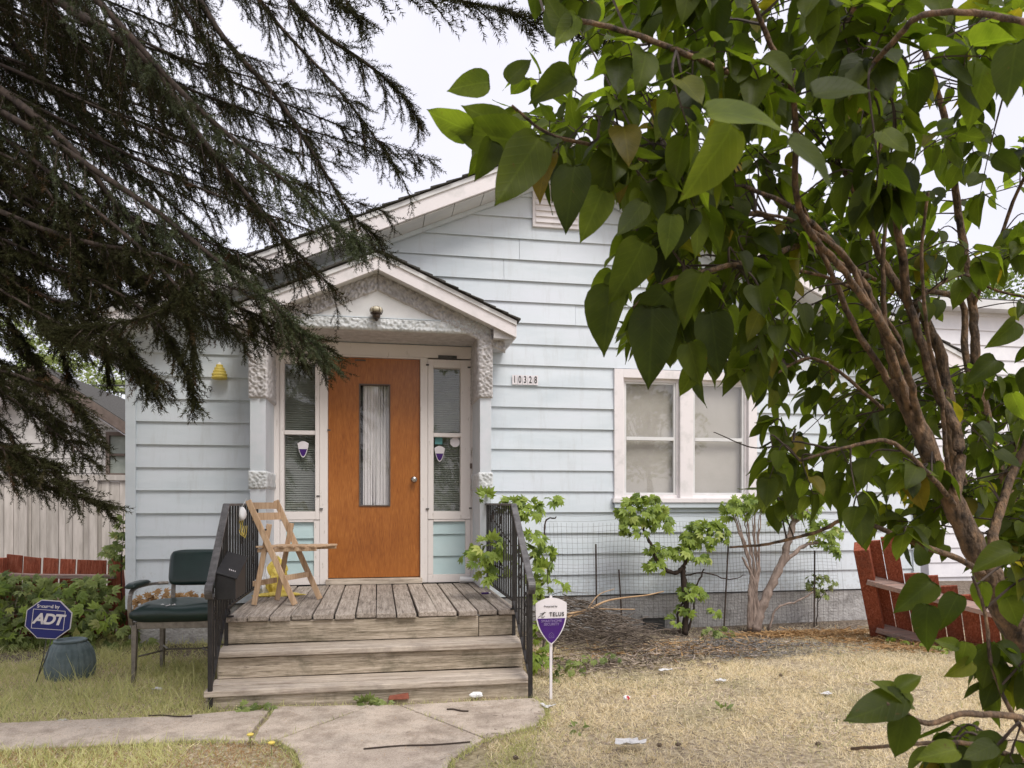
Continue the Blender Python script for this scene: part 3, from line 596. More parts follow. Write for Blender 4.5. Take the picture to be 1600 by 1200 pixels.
for i in range(n + 1):
    x = X0 + (X1 - X0) * i / n; y = .058 + .008 * sin(i * .9) + .004 * sin(i * 2.3 + 1)
    vs += [(x, y, gz0), (x + .01 * sin(i), y + .003, gz1)]
    if i: fs.append((2 * i - 2, 2 * i, 2 * i + 1, 2 * i - 1))
m.add(vs, fs); m.build('curtain', 'curtain', door, smooth=True)
kp = P(647, 749, -.03)
m = MB(); m.lathe([(.030, -.004), (.030, .004), (.014, .008), (.012, .03), (.024, .038), (.028, .052), (.022, .064), (.008, .068)], (kp.x, .004, kp.z), 20, axis='y'); m.build('knob', 'chrome', door, smooth=True)
p = P(563, 563, -.0); part('door_closer_plate', 'brown_trim', (p.x - .05, p.x + .05, -.008, .004, p.z - .006, p.z + .006), door, 0)
# stickers
def shield(c, w, h, y, parent, nm='sticker', t=.0015):
    pts = []
    for i in range(9):
        a = i / 8; pts.append((c.x + (a - .5) * w, y, c.z + h * (.36 + .14 * sin(pi * a))))
    for i in range(1, 14):
        a = i / 14; x = .5 * w * math.cos(a * pi) if False else .5 * w * (1 - 2 * a); zz = -.5 * h + h * .78 * abs(1 - 2 * a) ** 2.0
        pts.append((c.x + x, y, c.z + min(zz, h * .34)))
    m = MB(); m.prism(pts, (0, t, 0)); return m.build(nm, 'sign_white', parent)
def halfshield(c, w, h, y, parent, t=.001):
    pts = [(c.x - w / 2, y, c.z + .02 * h), (c.x + w / 2, y, c.z + .02 * h)]
    for i in range(1, 16):
        a = i / 16; x = .5 * w * (1 - 2 * a); zz = -.5 * h + h * .78 * abs(1 - 2 * a) ** 2.0
        pts.append((c.x + x, y, c.z + min(zz, .02 * h)))
    m = MB(); m.prism(pts, (0, t, 0)); return m.build('purple_field', 'sign_purple', parent)
for (px, py, par) in ((473.5, 702, sl_l), (687, 709, sl_r)):
    c = P(px, py, .0); s_ = shield(c, .10, .15, .006, par, 'sticker', .002); halfshield(c, .085, .13, .004, par)
c = P(685.5, 690, 0); part('sticker', 'teal_sticker', (c.x - .035, c.x + .035, .005, .008, c.z - .025, c.z + .05), sl_r, 0)
c = P(711, 691, 0); m = MB(); m.prism([(c.x + .045 * cos(a * pi / 8) * (1 + .06 * (a % 2)), .006, c.z + .045 * sin(a * pi / 8) * (1 + .06 * (a % 2))) for a in range(16)], (0, .002, 0)); m.build('sticker', 'sign_white', sl_r)

# stucco with a scalloped relief
def scallop(u, v, c=.062):
    j = math.floor(v / (c * .55)); best = 0
    for jj in (j, j + 1, j + 2):
        o = (jj % 2) * .5; i0 = math.floor(u / c - o)
        for ii in (i0, i0 + 1):
            h = math.sin(ii * 12.9 + jj * 78.2) * 43758.5; h -= math.floor(h); h2 = math.sin(ii * 39.3 + jj * 11.1) * 24634.6; h2 -= math.floor(h2)
            cx = (ii + .5 + o + (h - .5) * .5) * c; cy = (jj + (h2 - .5) * .6) * c * .55; r = c * (.55 + .3 * h)
            d = math.hypot(u - cx, (v - cy) * (1 + .4 * h2)); 
            if d < r:
                e = (d / r) ** 4
                if e + jj * 0 > best: best = e
    return best
def relief(o, U, V, nrm, lu, lv, mat, nm, par, amp=.011, res=.009, slant=0.0):
    o, U, V, nrm = map(Vector, (o, U, V, nrm)); U.normalize(); nu, nv = max(2, int(lu / res)), max(2, int(lv / res)); m = MB(); vs = []; fs = []
    for j in range(nv + 1):
        for i in range(nu + 1):
            a, b = lu * i / nu, lv * j / nv; e = 1 if (0 < i < nu and 0 < j < nv) else 0
            vs.append(o + U * a + V * b + nrm * (amp * scallop(a, b + slant * a) * e + (0 if e else -.01)))
    for j in range(nv):
        for i in range(nu): q = j * (nu + 1) + i; fs.append((q, q + 1, q + nu + 2, q + nu + 1))
    m.add(vs, fs); return m.build(nm, mat, par, smooth=True)
YB = -.55; ZB0, ZB1 = 2.785, 2.89
PLX0, PLX1, PRX0, PRX1 = XA(389, YB), XA(416, YB), XA(749, YB), XA(769, YB)
part('beam', 'stucco_white', (PLX0 + .01, PRX1 - .01, YB + .004, -.032, ZB0 + .004, ZB1)); relief((PLX0, YB, ZB0), (1, 0, 0), (0, 0, 1), (0, -1, 0), PRX1 - PLX0, ZB1 - ZB0, 'stucco_white', 'stucco_relief', house, amp=.018)
relief((PLX0, YB, ZB0), (1, 0, 0), (0, 1, 0), (0, 0, -1), PRX1 - PLX0, -YB - .035, 'stucco_grey', 'soffit_relief', house, amp=.006, res=.02)
for (x0, x1, sg) in ((PLX0, PLX1, 1), (PRX0, PRX1, -1)):
    part('pilaster', 'pilaster_paint', (x0 + .006, x1 - .006, YB + .008, -.028, .545, ZB0), bv=.004)
    zc = ZA(622, 400 if sg > 0 else 760, YB)
    for (za, zb_, a) in ((zc, ZB0, .024), (ZA(765, 760, YB), ZA(738, 760, YB), .018)):
        relief((x0 - .006, YB - .002, za), (1, 0, 0), (0, 0, 1), (0, -1, 0), x1 - x0 + .012, zb_ - za, 'stucco_grey' if za > 2 else 'stucco_white', 'stucco_relief', house, amp=a, slant=.6)
        xi = x1 + .002 if sg > 0 else x0 - .002
        relief((xi, YB, za), (0, 1, 0), (0, 0, 1), (sg, 0, 0), -YB - .03, zb_ - za, 'stucco_grey' if za > 2 else 'stucco_white', 'stucco_relief', house, amp=a * .7, slant=.6, res=.014)
# porch gable
HW = 1.195; YH = -.68; HT = 3.436; hs = (HT - 2.905) / HW
def hp(x, y, dz): return (x, y, HT - abs(x) * hs + dz)
m = MB(); m.prism([(-.70, YB + .012, ZB1), (.70, YB + .012, ZB1), (0, YB + .012, 3.19)], (0, .03, 0)); m.build('gable_panel', 'soffit', house)
part('gable_trim', 'siding', (-1.0, 1.0, YB - .006, YB + .004, ZB1 - .002, ZB1 + .006), bv=0)
for sg in (-1, 1):
    relief((0 if sg > 0 else -1.12, YB + .004, hp(0, 0, -.31)[2] if sg > 0 else hp(1.12, 0, -.31)[2]), (1, 0, -sg * hs), (0, 0, 1), (0, -1, 0), 1.12 * math.hypot(1, hs), .17, 'stucco_grey', 'stucco_relief', house, amp=.028)
    m = MB(); e = HW
    m.hexa([hp(0, YH, -.165), hp(sg * e, YH, -.165), hp(sg * e, YH + .03, -.165), hp(0, YH + .03, -.165), hp(0, YH, -.03), hp(sg * e, YH, -.03), hp(sg * e, YH + .03, -.03), hp(0, YH + .03, -.03)]); m.build('fascia_board', 'trim_white', house, bevel=.003)
    m = MB(); m.hexa([hp(0, YH - .014, -.06), hp(sg * e, YH - .014, -.06), hp(sg * e, YH - .002, -.06), hp(0, YH - .002, -.06), hp(0, YH - .014, -.022), hp(sg * e, YH - .014, -.022), hp(sg * e, YH - .002, -.022), hp(0, YH - .002, -.022)]); m.build('drip_edge', 'soffit', house)
    m = MB(); m.hexa([hp(0, YH + .032, -.16), hp(sg * e, YH + .032, -.16), hp(sg * e, YB, -.16), hp(0, YB, -.16), hp(0, YH + .032, -.15), hp(sg * e, YH + .032, -.15), hp(sg * e, YB, -.15), hp(0, YB, -.15)]); m.build('rake_soffit', 'soffit', house)
    m = MB(); m.hexa([hp(0, YH + .004, -.03), hp(sg * e, YH + .004, -.03), hp(sg * e, -.03, -.03), hp(0, -.03, -.03), hp(0, YH + .004, -.014), hp(sg * e, YH + .004, -.014), hp(sg * e, -.03, -.014), hp(0, -.03, -.014)]); rf = m.build('porch_roof', 'brown_trim', house)
    n = 11
    for i in range(n):
        d0, d1 = HW * i / n - .02, HW * (i + 1) / n + .03; d0 = max(d0, 0); q = rnd(-.012, .01)
        yy = -.03; nn = 3; wy = (yy - YH + .03) / nn
        for jx in range(nn):
            ya, yb = YH - .035 + q + jx * wy, YH - .035 + q + (jx + 1) * wy - .005; l = rnd(-.004, .006)
            if jx == nn - 1: yb = -.026
            m = MB(); m.hexa([hp(sg * d0, ya, -.012), hp(sg * d1, ya, -.004), hp(sg * d1, yb, -.004), hp(sg * d0, yb, -.012), hp(sg * d0, ya, -.006 + l), hp(sg * d1, ya, .010 + l), hp(sg * d1, yb, .010 + l), hp(sg * d0, yb, -.006 + l)])
            m.build('shingle', 'shingle', rf)
    xo = PRX1 if sg > 0 else PLX0; xa, xb = sorted((xo, sg * (e - .012)))
    zb_ = hp(e, 0, -.165)[2]
    part('eave_soffit', 'stucco_grey', (xa, xb, YH + .034, -.03, zb_ - .004, zb_ + .006), bv=0)
    part('eave_fascia', 'trim_white', (min(sg * e, sg * (e - .02)), max(sg * e, sg * (e - .02)), YH + .032, -.03, zb_ - .002, zb_ + .14))
    m = MB(); m.prism([(xa, YH + .036, zb_ + .007), (xb, YH + .036, zb_ + .007), (xb, YH + .036, hp(xb, 0, -.035)[2]), (xa, YH + .036, hp(xa, 0, -.035)[2])], (0, .02, 0)); m.build('eave_return', 'stucco_grey', house)
    part('wall_return', 'stucco_grey', (min(xo, xo - sg * .03), max(xo, xo - sg * .03), YB + .01, -.03, ZB0 + .006, hp(xo, 0, -.04)[2]), bv=0)
# porch lamp
lp = P(588, 497, -.60)
m = MB(); m.lathe([(.03, 0), (.034, .012), (.034, .03), (.05, .036), (.05, .044)], (lp.x, lp.y, lp.z), 16); lamp = m.build('porch_lamp', 'brass_dark', house)
m = MB(); m.lathe([(.03, .0), (.05, .012), (.052, .03), (.04, .045), (.012, .052)], (lp.x, lp.y, lp.z + .046), 16); m.build('lamp_shade', 'amber_glass', lamp, smooth=True)
for i in range(6):
    a = i * pi / 3; m = MB(); m.tube([(lp.x + r_ * cos(a), lp.y + r_ * sin(a), lp.z + z_) for r_, z_ in ((.046, .04), (.053, .055), (.054, .07), (.044, .088), (.012, .10))], .003, 5); m.build('lamp_bracket', 'brass_dark', lamp)
m = MB(); m.tube([(lp.x, lp.y, lp.z + .01), (lp.x, -.545, lp.z - .01)], .014, 8); m.build('lamp_arm', 'brass_dark', lamp)
# number plates
npx = 803.5
for i, ch in enumerate('10328'):
    c = P(804 + i * 8.2, 593.3 + .25 * i, -.03); m = MB(); m.box(c.x - .0235, c.x + .0235, -.034, -.029, c.z - .046, c.z + .046)
    q = m.build('number_plate', 'sign_white', house); text(ch, .094, (c.x, -.0355, c.z), (pi / 2, 0, 0), 'ink_black', q, 'digit', off=.0014, sx=.62)
# downpipe-like cable and clip on the right part of the wall
m = MB(); c = P(1368, 800, -.045); m.tube([(c.x, -.04, .5), (c.x, -.04, 1.35)], .006, 6); m.build('cable', 'white_plastic', house)

# ------------------------------------------------------------------ porch steps
steps = thing('porch_steps', (0, -1.1, 0), 'weathered grey wooden deck with two steps before the brown door', 'steps')
DK0, DK1, ZD = -.995, .975, .54; n = 14; w = (DK1 - DK0) / n
for i in range(n):
    x0, x1 = DK0 + i * w + .004, DK0 + (i + 1) * w - .005; yf = -1.865 + rnd(-.012, .012); dz = rnd(-.004, .004); sk_ = rnd(-.006, .006)
    m = MB(); z0, z1 = ZD - .035 + dz, ZD + dz
    m.hexa([(x0 + sk_, yf, z0), (x1 + sk_, yf, z0), (x1, -.075, z0), (x0, -.075, z0), (x0 + sk_, yf, z1), (x1 + sk_, yf, z1 + rnd(-.003, .003)), (x1, -.075, z1), (x0, -.075, z1)])
    pl = m.build('deck_plank', 'deck_wood', steps, bevel=.006)
    for yy in (-1.80, -.95):
        for xx in (x0 + .03, x1 - .03):
            m = MB(); m.lathe([(.004, 0), (.004, .001)], (xx, yy, z1 + .0005), 6); m.build('nail', 'wire', pl)
SX0, SX1 = -.98, .965
def board(nm, mat, x0, x1, y0, y1, z0, z1, warp=.004):
    m = MB(); a, b_ = rnd(-warp, warp), rnd(-warp, warp)
    m.hexa([(x0, y0, z0 + a), (x1, y0, z0 + b_), (x1, y1, z0 + b_), (x0, y1, z0 + a), (x0, y0, z1 + a), (x1, y0, z1 + b_), (x1, y1, z1 + b_), (x0, y1, z1 + a)]); return m.build(nm, mat, steps, bevel=.005)
board('riser', 'step_wood', SX0, .70, -1.845, -1.81, .355, .50); board('riser', 'step_wood', .704, SX1 + .0, -1.843, -1.81, .358, .498)
board('tread', 'tread_wood', SX0 - .03, SX1 + .01, -1.96, -1.82, .315, .35); board('tread', 'tread_wood', SX0 - .035, SX1 + .015, -2.09, -1.968, .312, .348)
board('riser', 'step_wood', SX0 - .02, SX1 + .01, -2.055, -2.02, .175, .305)
board('tread', 'tread_wood', SX0 - .04, SX1 + .01, -2.21, -2.03, .135, .170); board('tread', 'tread_wood', SX0 - .045, SX1 + .02, -2.335, -2.218, .132, .168)
board('riser', 'step_wood', SX0 - .04, SX1 + .02, -2.31, -2.27, -.02, .125)
for x in (SX0 - .035, SX1 - .01):
    m = MB(); m.prism([(x, -.09, .0), (x, -.09, .50), (x, -1.80, .50), (x, -1.80, .31), (x, -2.01, .31), (x, -2.01, .13), (x, -2.265, .13), (x, -2.265, 0)], (.035, 0, 0)); m.build('side_board', 'step_wood', steps)

# ------------------------------------------------------------------ railings
def railing(X, Ylow, label, side):
    r = thing('railing', (X, -1.2, .5), label, 'railing', 'black iron railings beside the steps')
    zt = 1.295; yk = -1.84; ze = .815
    top = [(X, -.05, zt), (X, yk, zt)]; 
    m = MB(); m.beam((X, -.06, zt - .01), (X, yk, zt - .01), .042, .016); m.build('top_rail', 'rail_cap', r, bevel=.004)
    m = MB(); m.beam((X, yk + .004, zt - .008), (X, Ylow, ze), .044, .016); m.build('top_rail', 'rail_cap', r, bevel=.004)
    m = MB(); cz = ze - .045; pts = [(X, Ylow, ze), (X, Ylow - .035, ze - .012), (X, Ylow - .055, ze - .045), (X, Ylow - .04, ze - .08), (X, Ylow - .01, ze - .09), (X, Ylow + .01, ze - .07)]
    pts = spline(pts, 4)
    for a, b_ in zip(pts[:-1], pts[1:]): m.beam(a, b_, .044, .014, up=(0, .3, 1))
    m.build('rail_scroll', 'rail_cap', r)
    m = MB(); m.beam((X, Ylow, .04), (X, Ylow, ze - .005), .026, .026); m.build('post', 'black_iron', r, bevel=.003)
    m = MB(); m.beam((X, yk, ZD - .25), (X, yk, zt - .015), .024, .024); m.build('post', 'black_iron', r, bevel=.003)
    m = MB(); m.beam((X, -.06, ZD), (X, -.06, zt - .015), .024, .024); m.build('post', 'black_iron', r, bevel=.003)
    zb0, zb1 = .62, .22
    m = MB(); m.beam((X, -.06, .60), (X, yk, .60), .022, .012); m.build('bottom_rail', 'black_iron', r)
    m = MB(); m.beam((X, yk, .60), (X, Ylow, zb1 - .04), .022, .012); m.build('bottom_rail', 'black_iron', r)
    k = 0; y = -.15
    while y > yk + .04:
        m = MB(); m.beam((X, y, .60), (X, y, zt - .018), .0125, .0125); m.build('baluster', 'black_iron', r)
        if k % 5 == 2:
            for zc in (.83, 1.02, 1.16):
                sc = MB()
                for sg in (-1, 1):
                    sc.tube([(X, y + .05 + sg * .0 + .03 * sg * cos(a * pi / 4) * (1 - a * .06), zc + .034 * sin(a * pi / 4) * (1 - a * .05)) for a in range(8)], .006, 5)
                sc.build('scroll_casting', 'black_iron', r)
        y -= .098; k += 1
    q = 6
    for i in range(1, q):
        t = i / q; y = yk + (Ylow - yk) * t; zt_ = zt - .02 + (ze - zt) * t; zb_ = .60 + (zb1 - .04 - .60) * t
        m = MB(); m.beam((X, y, zb_), (X, y, zt_), .0125, .0125); m.build('baluster', 'black_iron', r)
        if i in (2, 4):
            sc = MB()
            for zc in (zt_ - .28, zt_ - .36):
                sc.tube([(X, y - .045 + .034 * cos(a * pi / 4), zc + .034 * sin(a * pi / 4)) for a in range(8)], .006, 5)
            sc.build('scroll_casting', 'black_iron', r)
    m = MB(); m.tube(spline([(X, -1.80, .60), (X + .02, -1.84, .56), (X - .03, -1.88, .545), (X + .05, -1.86, .545)], 4), .006, 5); m.build('foot_strap', 'black_iron', r)
railing(-.99, -2.32, 'black iron railing on the left of the steps, carrying the mailbox', -1)
railing(.955, -2.42, 'black iron railing on the right of the steps, overgrown by vine', 1)
mbx = thing('mailbox', (-.92, -2.0, .7), 'black metal wall mailbox with sloping lid, hung on the left railing', 'mailbox')
x0, x1, y0, y1 = -.965, -.855, -2.27, -1.92
m = MB(); m.hexa([(x0, y0, .705), (x1, y0, .705), (x1, y1, .705), (x0, y1, .705), (x0, y0, .865), (x1, y0, .83), (x1, y1, .93), (x0, y1, .965)]); m.build('body', 'mailbox_black', mbx, bevel=.004)
m = MB(); m.hexa([(x0 - .002, y0 - .012, .868), (x1 + .014, y0 - .012, .828), (x1 + .014, y1 + .006, .93), (x0 - .002, y1 + .006, .968), (x0 - .002, y0 - .012, .878), (x1 + .014, y0 - .012, .838), (x1 + .014, y1 + .006, .942), (x0 - .002, y1 + .006, .98)]); m.build('lid', 'mailbox_black', mbx, bevel=.003)
m = MB()
for i in range(4): m.beam((-.905 + i * .011, -2.20, .8755 + .0 - i * .004 + .008), (-.899 + i * .011, -2.20, .884 - i * .004), .003, .010)
m.build('logo_mark', 'sign_white', mbx)

# ------------------------------------------------------------------ folding chair on the deck
A0, A1, B0 = G(461, 946, ZD), G(500, 937, ZD), G(393, 947, ZD)
fx = (A0 - B0); L_ = fx.length; fx.normalize(); sx = (A1 - A0); W_ = sx.length; sx.normalize()
fch = thing('folding_chair', A0 - fx * .17 + sx * .17, 'weathered slatted wooden folding chair standing on the deck', 'chair')
def C(f, s, z): return A0 + fx * f + sx * s + Vector((0, 0, z))
for s in (0, W_):
    m = MB(); m.beam(C(0, s, .005), C(-.335, s, .775), .022, .042, up=fx); m.build('long_leg', 'chair_wood', fch, bevel=.004)
    s2 = s + (.028 if s == 0 else -.028)
    m = MB(); m.beam(C(-L_ * 1.0, s2, .005), C(-.20, s2, .60), .02, .038, up=fx); m.build('short_leg', 'chair_wood', fch, bevel=.004)
    m = MB(); m.beam(C(-.29, s2 + (.01 if s == 0 else -.01), .405), C(.14, s2, .415), .02, .03); m.build('seat_rail', 'chair_wood', fch, bevel=.003)
    m = MB(); m.lathe([(.008, 0), (.008, .01)], C(-.20, s - .016, .56), 8, axis='y'); m.build('bolt', 'wire', fch)
for z, h in ((.735, .05), (.655, .055)):
    f_ = -.335 * (z / .775) - .012; m = MB(); pts = []
    for i in range(7):
        s = -.005 + (W_ + .01) * i / 6; bow = .02 * (1 - ((i - 3) / 3) ** 2); pts.append(C(f_ - bow, s, z))
    for a, b_ in zip(pts[:-1], pts[1:]): m.beam(a, b_, .012, h, up=(0, 0, 1))
    m.build('back_slat', 'chair_wood', fch)
for i in range(6):
    f_ = -.265 + i * .075; m = MB(); m.beam(C(f_, .01, .432 + .0 * i), C(f_ + .004, W_ - .01, .430), .058, .014); m.build('seat_slat', 'chair_wood', fch, bevel=.003)
m = MB(); m.beam(C(-.09, 0, .2), C(-.09, W_, .2), .02, .04); m.build('stretcher', 'chair_wood', fch, bevel=.003)
m = MB(); m.beam(C(-.315, .03, .16), C(-.315, W_ - .03, .16), .02, .04); m.build('stretcher', 'chair_wood', fch, bevel=.003)
# mask/bundle hanging from the chair back
hb = C(-.35, -.01, .68)
msk = thing('hanging_bundle', hb, 'small white bundle with pale strings hanging from the folding chair back', 'mask')
m = MB(); m.lathe([(.004, .05), (.022, .045), (.036, .02), (.042, -.01), (.038, -.035), (.024, -.05), (.004, -.055)], hb + Vector((-.03, -.02, 0)), 14, fn=lambda a, z: 1 + .14 * sin(3 * a + 40 * z)); m.build('bundle', 'white_plastic', msk, smooth=True)
for i in range(3):
    b_ = hb + Vector((-.03 + .012 * i, -.03, -.04)); m = MB(); m.tube(spline([b_, b_ + Vector((-.01, 0, -.06)), b_ + Vector((.01, 0, -.12 - .01 * i)), b_ + Vector((.025, 0, -.05))], 4), .0022, 5); m.build('string', 'yellow_plastic', msk)
m = MB(); m.tube([hb + Vector((-.02, -.02, .04)), hb + Vector((.01, .0, .11))], .002, 5); m.build('string', 'white_plastic', msk)
# yellow bag
yb = G(425, 932, ZD)
bag = thing('plastic_bag', yb, 'crumpled yellow and white plastic bag on the deck behind the folding chair', 'bag')
def crumple(c, rx, ry, rz, seed, sq=.0, n=14, mlat=9):
    r_ = random.Random(seed); ph = [r_.uniform(0, 6) for _ in range(8)]; m = MB(); vs = []; fs = []
    for j in range(mlat + 1):
        th = pi * j / mlat
        for i in range(n):
            a = 2 * pi * i / n; k_ = 1 + .16 * sin(3 * a + ph[0] + 2 * th) + .10 * sin(5 * a + ph[1]) * sin(4 * th + ph[2]) + r_.uniform(-.09, .09)
            vs.append((c[0] + rx * k_ * sin(th) * cos(a), c[1] + ry * k_ * sin(th) * sin(a), c[2] + rz * (1 - cos(th)) * (.5 + .5 * k_) * .5 * 2 * .5 + .001))
    for j in range(mlat):
        for i in range(n): fs.append((j * n + i, j * n + (i + 1) % n, (j + 1) * n + (i + 1) % n, (j + 1) * n + i))
    m.add(vs, fs); return m
def rag(c, rx, ry, h, seed, name, mat, n=26, ml=20):
    r_ = random.Random(seed); ph = [r_.uniform(0, 6) for _ in range(9)]; m = MB(); vs = []; fs = []
    for j in range(ml + 1):
        t = j / ml
        for i in range(n):
            a = 2 * pi * i / n; fold = 1 + .22 * sin(5 * a + ph[0] + 3 * t) + .16 * sin(9 * a + ph[1] - 5 * t) + .1 * sin(14 * a + 8 * t + ph[2]) + r_.uniform(-.05, .05)
            w = (1 - t ** 1.6) ** .6 * (.75 + .35 * sin(6 * t + ph[3])) + .04
            vs.append((c[0] + rx * fold * w * cos(a) + .05 * rx * sin(9 * t), c[1] + ry * fold * w * sin(a), c[2] + h * t * (1 + .10 * sin(3 * a + ph[4]))))
    for j in range(ml):
        for i in range(n): fs.append((j * n + i, j * n + (i + 1) % n, (j + 1) * n + (i + 1) % n, (j + 1) * n + i))
    fs.append(tuple(ml * n + i for i in range(n))); m.add(vs, fs); return m.build(name, mat, bag)
rag((yb.x + .02, yb.y + .16, ZD + .002), .10, .08, .29, 3, 'bag_body', 'yellow_plastic'); rag((yb.x - .07, yb.y + .10, ZD + .002), .07, .06, .24, 5, 'bag_fold', 'white_plastic')
rag((yb.x - .01, yb.y + .07, ZD + .002), .05, .05, .17, 8, 'bag_fold', 'yellow_plastic'); rag((yb.x + .05, yb.y + .02, ZD + .002), .17, .06, .045, 7, 'bag_flap', 'yellow_plastic')
# marker, roll and scrap on the deck
c = G(758, 927, ZD + .01); o = thing('marker_pen', c, 'small purple and white pen lying on the right of the deck', 'pen')
m = MB(); m.tube([c - Vector((.03, 0, 0)), c + Vector((.03, .01, 0))], .008, 8); m.build('pen_barrel', 'sign_purple', o); m = MB(); m.tube([c + Vector((.03, .01, 0)), c + Vector((.045, .015, 0))], .0085, 8); m.build('pen_cap', 'sign_white', o)
c0, c1 = P(718, 908, -.10), P(766, 909, -.12); o = MB().tube([(c0.x, -.12, ZD + .035), ((c0.x + c1.x) / 2, -.125, ZD + .034), (c1.x, -.13, ZD + .03)], [.03, .027, .02], 10).build('paper_roll', 'white_plastic'); tag(o, 'pale rolled paper tube lying against the wall at the back of the deck', 'paper roll')

# ------------------------------------------------------------------ green armchair
FL = G(210, 1066, .045); FR = FL + Vector((.535, -.03, 0)); wv = (FR - FL); WW = wv.length; wv.normalize(); bv = Vector((-wv.y, wv.x, 0))
ac = thing('armchair', FL + wv * .27 + bv * .24, 'dark green vinyl office armchair with metal legs on the lawn', 'chair')
def A(s, b, z): return FL + wv * s + bv * b + Vector((0, 0, z))
for (s, b, z1) in ((0, 0, .40), (WW, 0, .40), (.03, .47, .40), (WW - .03, .47, .40)):
    m = MB(); m.beam(A(s + (.0), b - .01 * (b == 0), 0), A(s, b + .01, z1), .026, .036, up=bv, w2=.036, h2=.046); m.build('leg', 'chair_metal', ac, bevel=.004)
m = MB(); m.beam(A(.02, .0, .40), A(WW - .02, .0, .40), .03, .055); m.beam(A(.02, .47, .39), A(WW - .02, .47, .39), .03, .05); m.beam(A(0, .0, .395), A(.03, .47, .385), .03, .05, up=(0, 0, 1)); m.beam(A(WW, .0, .395), A(WW - .03, .47, .385), .03, .05); m.build('seat_frame', 'chair_metal', ac, bevel=.003)
m = MB(); m.tube([A(.01, .05, .17), A(.15, .24, .18), A(WW - .15, .24, .18), A(WW, .05, .17)], .007, 6); m.tube([A(.15, .24, .18), A(.04, .46, .17)], .007, 6); m.tube([A(WW - .15, .24, .18), A(WW - .04, .46, .17)], .007, 6); m.build('stretcher', 'chair_metal', ac)
def cushion(pfun, nu, nv, th, sag=.012):
    vs = []; fs = []
    for side in (1, -1):
        for j in range(nv + 1):
            for i in range(nu + 1):
                u, v = i / nu * 2 - 1, j / nv * 2 - 1; e = (1 - abs(u) ** 7) ** .45 * (1 - abs(v) ** 7) ** .45
                vs.append(pfun(u, v, side * th * (.28 + .72 * e) + (sag * (math.sin(u * 5 + v * 3) * .3 - (1 - u * u) * (1 - v * v)) if side > 0 else 0)))
    K = (nu + 1) * (nv + 1); q = nu + 1
    for j in range(nv):
        for i in range(nu):
            a = j * q + i; fs.append((a, a + 1, a + q + 1, a + q)); fs.append((K + a, K + a + q, K + a + q + 1, K + a + 1))
    for i in range(nu): fs += [(i, K + i, K + i + 1, i + 1), (nv * q + i, nv * q + i + 1, K + nv * q + i + 1, K + nv * q + i)]
    for j in range(nv): fs += [(j * q, (j + 1) * q, K + (j + 1) * q, K + j * q), (j * q + nu, K + j * q + nu, K + (j + 1) * q + nu, (j + 1) * q + nu)]
    m = MB(); m.add(vs, fs); return m
cushion(lambda u, v, t: A(WW / 2 + u * WW * .53, .22 + v * .27, .475 + t), 22, 20, .068, .018).build('seat', 'chair_vinyl', ac, smooth=True)
def backp(u, v, t):
    cu = abs(u); cv = v; k_ = 1.0
    x = u; z = v
    if cu > .8 and abs(cv) > .6:   # round the corners
        pass
    rx = u * (1 - .10 * abs(v) ** 6); rz = v * (1 - .10 * abs(u) ** 6)
    return A(WW / 2 + .03 + rx * .225, .50 + rz * .03 + .03 * (1 - u * u) - t, .755 + rz * .135)
cushion(backp, 24, 16, .035, .0).build('backrest', 'chair_vinyl', ac, smooth=True)
m = MB()
for s in (.10, WW - .04): m.beam(A(s, .475, .39), A(s, .52, .70), .028, .014, up=bv)
m.build('back_upright', 'chair_metal', ac)
m = MB(); m.beam(A(.02, .545, .87), A(WW + .02, .545, .87), .016, .016); 
for s, sg in ((-.02, -1), (WW + .02, 1)):
    m2 = MB(); pts = spline([A(s, -.005, .40), A(s, -.03, .50), A(s, -.02, .60), A(s, .04, .645), A(s, .22, .65), A(s, .45, .64), A(s * .5 + (WW / 2) * .5 + sg * .06, .50, .64)], 4)
    for a, b_ in zip(pts[:-1], pts[1:]): m2.beam(a, b_, .026, .016, up=(0, .5, 1))
    m2.build('arm_frame', 'chair_metal', ac)
    cushion(lambda u, v, t, s=s: A(s + u * .032, .12 + v * .155, .672 + t - .02 * (v < -.7) * (abs(v) - .7)), 8, 12, .02, .0).build('armrest', 'chair_vinyl', ac, smooth=True)
m = MB(); t0 = A(WW * .42, -.05, .532)
for dx, dy in ((0, 0), (.03, .02), (-.05, .03)): m.tube([t0 + wv * dx + Vector((0, dy * 2, .004)), t0 + wv * (dx + .012) + bv * .05 + Vector((0, dy, .003)), t0 + wv * (dx - .004) + bv * .09 + Vector((0, 0, .004))], .003, 5)
m.build('vinyl_tear', 'curtain', ac)

# ------------------------------------------------------------------ pot, signs
c = G(110, 1056, .045)
o = thing('garden_pot', c, 'upturned grey green ribbed plant pot in the grass beside the blue sign', 'pot')
m = MB(); m.lathe([(.150, -.01), (.160, .03), (.163, .09), (.155, .15), (.138, .20), (.115, .235), (.100, .25)], c, 96, fn=lambda a, z: 1 + .014 * (1 if sin(24 * a) > 0 else -1) * (1 if z < .24 else 0)); m.build('pot_body', 'pot', o)
m = MB(); m.lathe([(.098, .248), (.108, .250), (.108, .262), (.098, .266), (.088, .262), (.085, .252)], c, 48); m.build('rim', 'pot', o, smooth=True)
c = D(76, 968, 4.95)
sg_ = thing('yard_sign', (c.x - .04, c.y, .04), 'blue octagonal security company sign on a thin wire stake in the grass', 'sign')
t_ = radians(-6)
def oct_(r, y, th, nm, mat):
    m = MB(); m.prism([(c.x + r * cos(pi / 8 + i * pi / 4 + t_), c.y + y, c.z + r * .92 * sin(pi / 8 + i * pi / 4 + t_)) for i in range(8)], (0, th, 0)); return m.build(nm, mat, sg_)
oct_(.152, 0, .006, 'sign_plate', 'sign_white'); bl = oct_(.146, -.003, .002, 'blue_face', 'sign_blue')
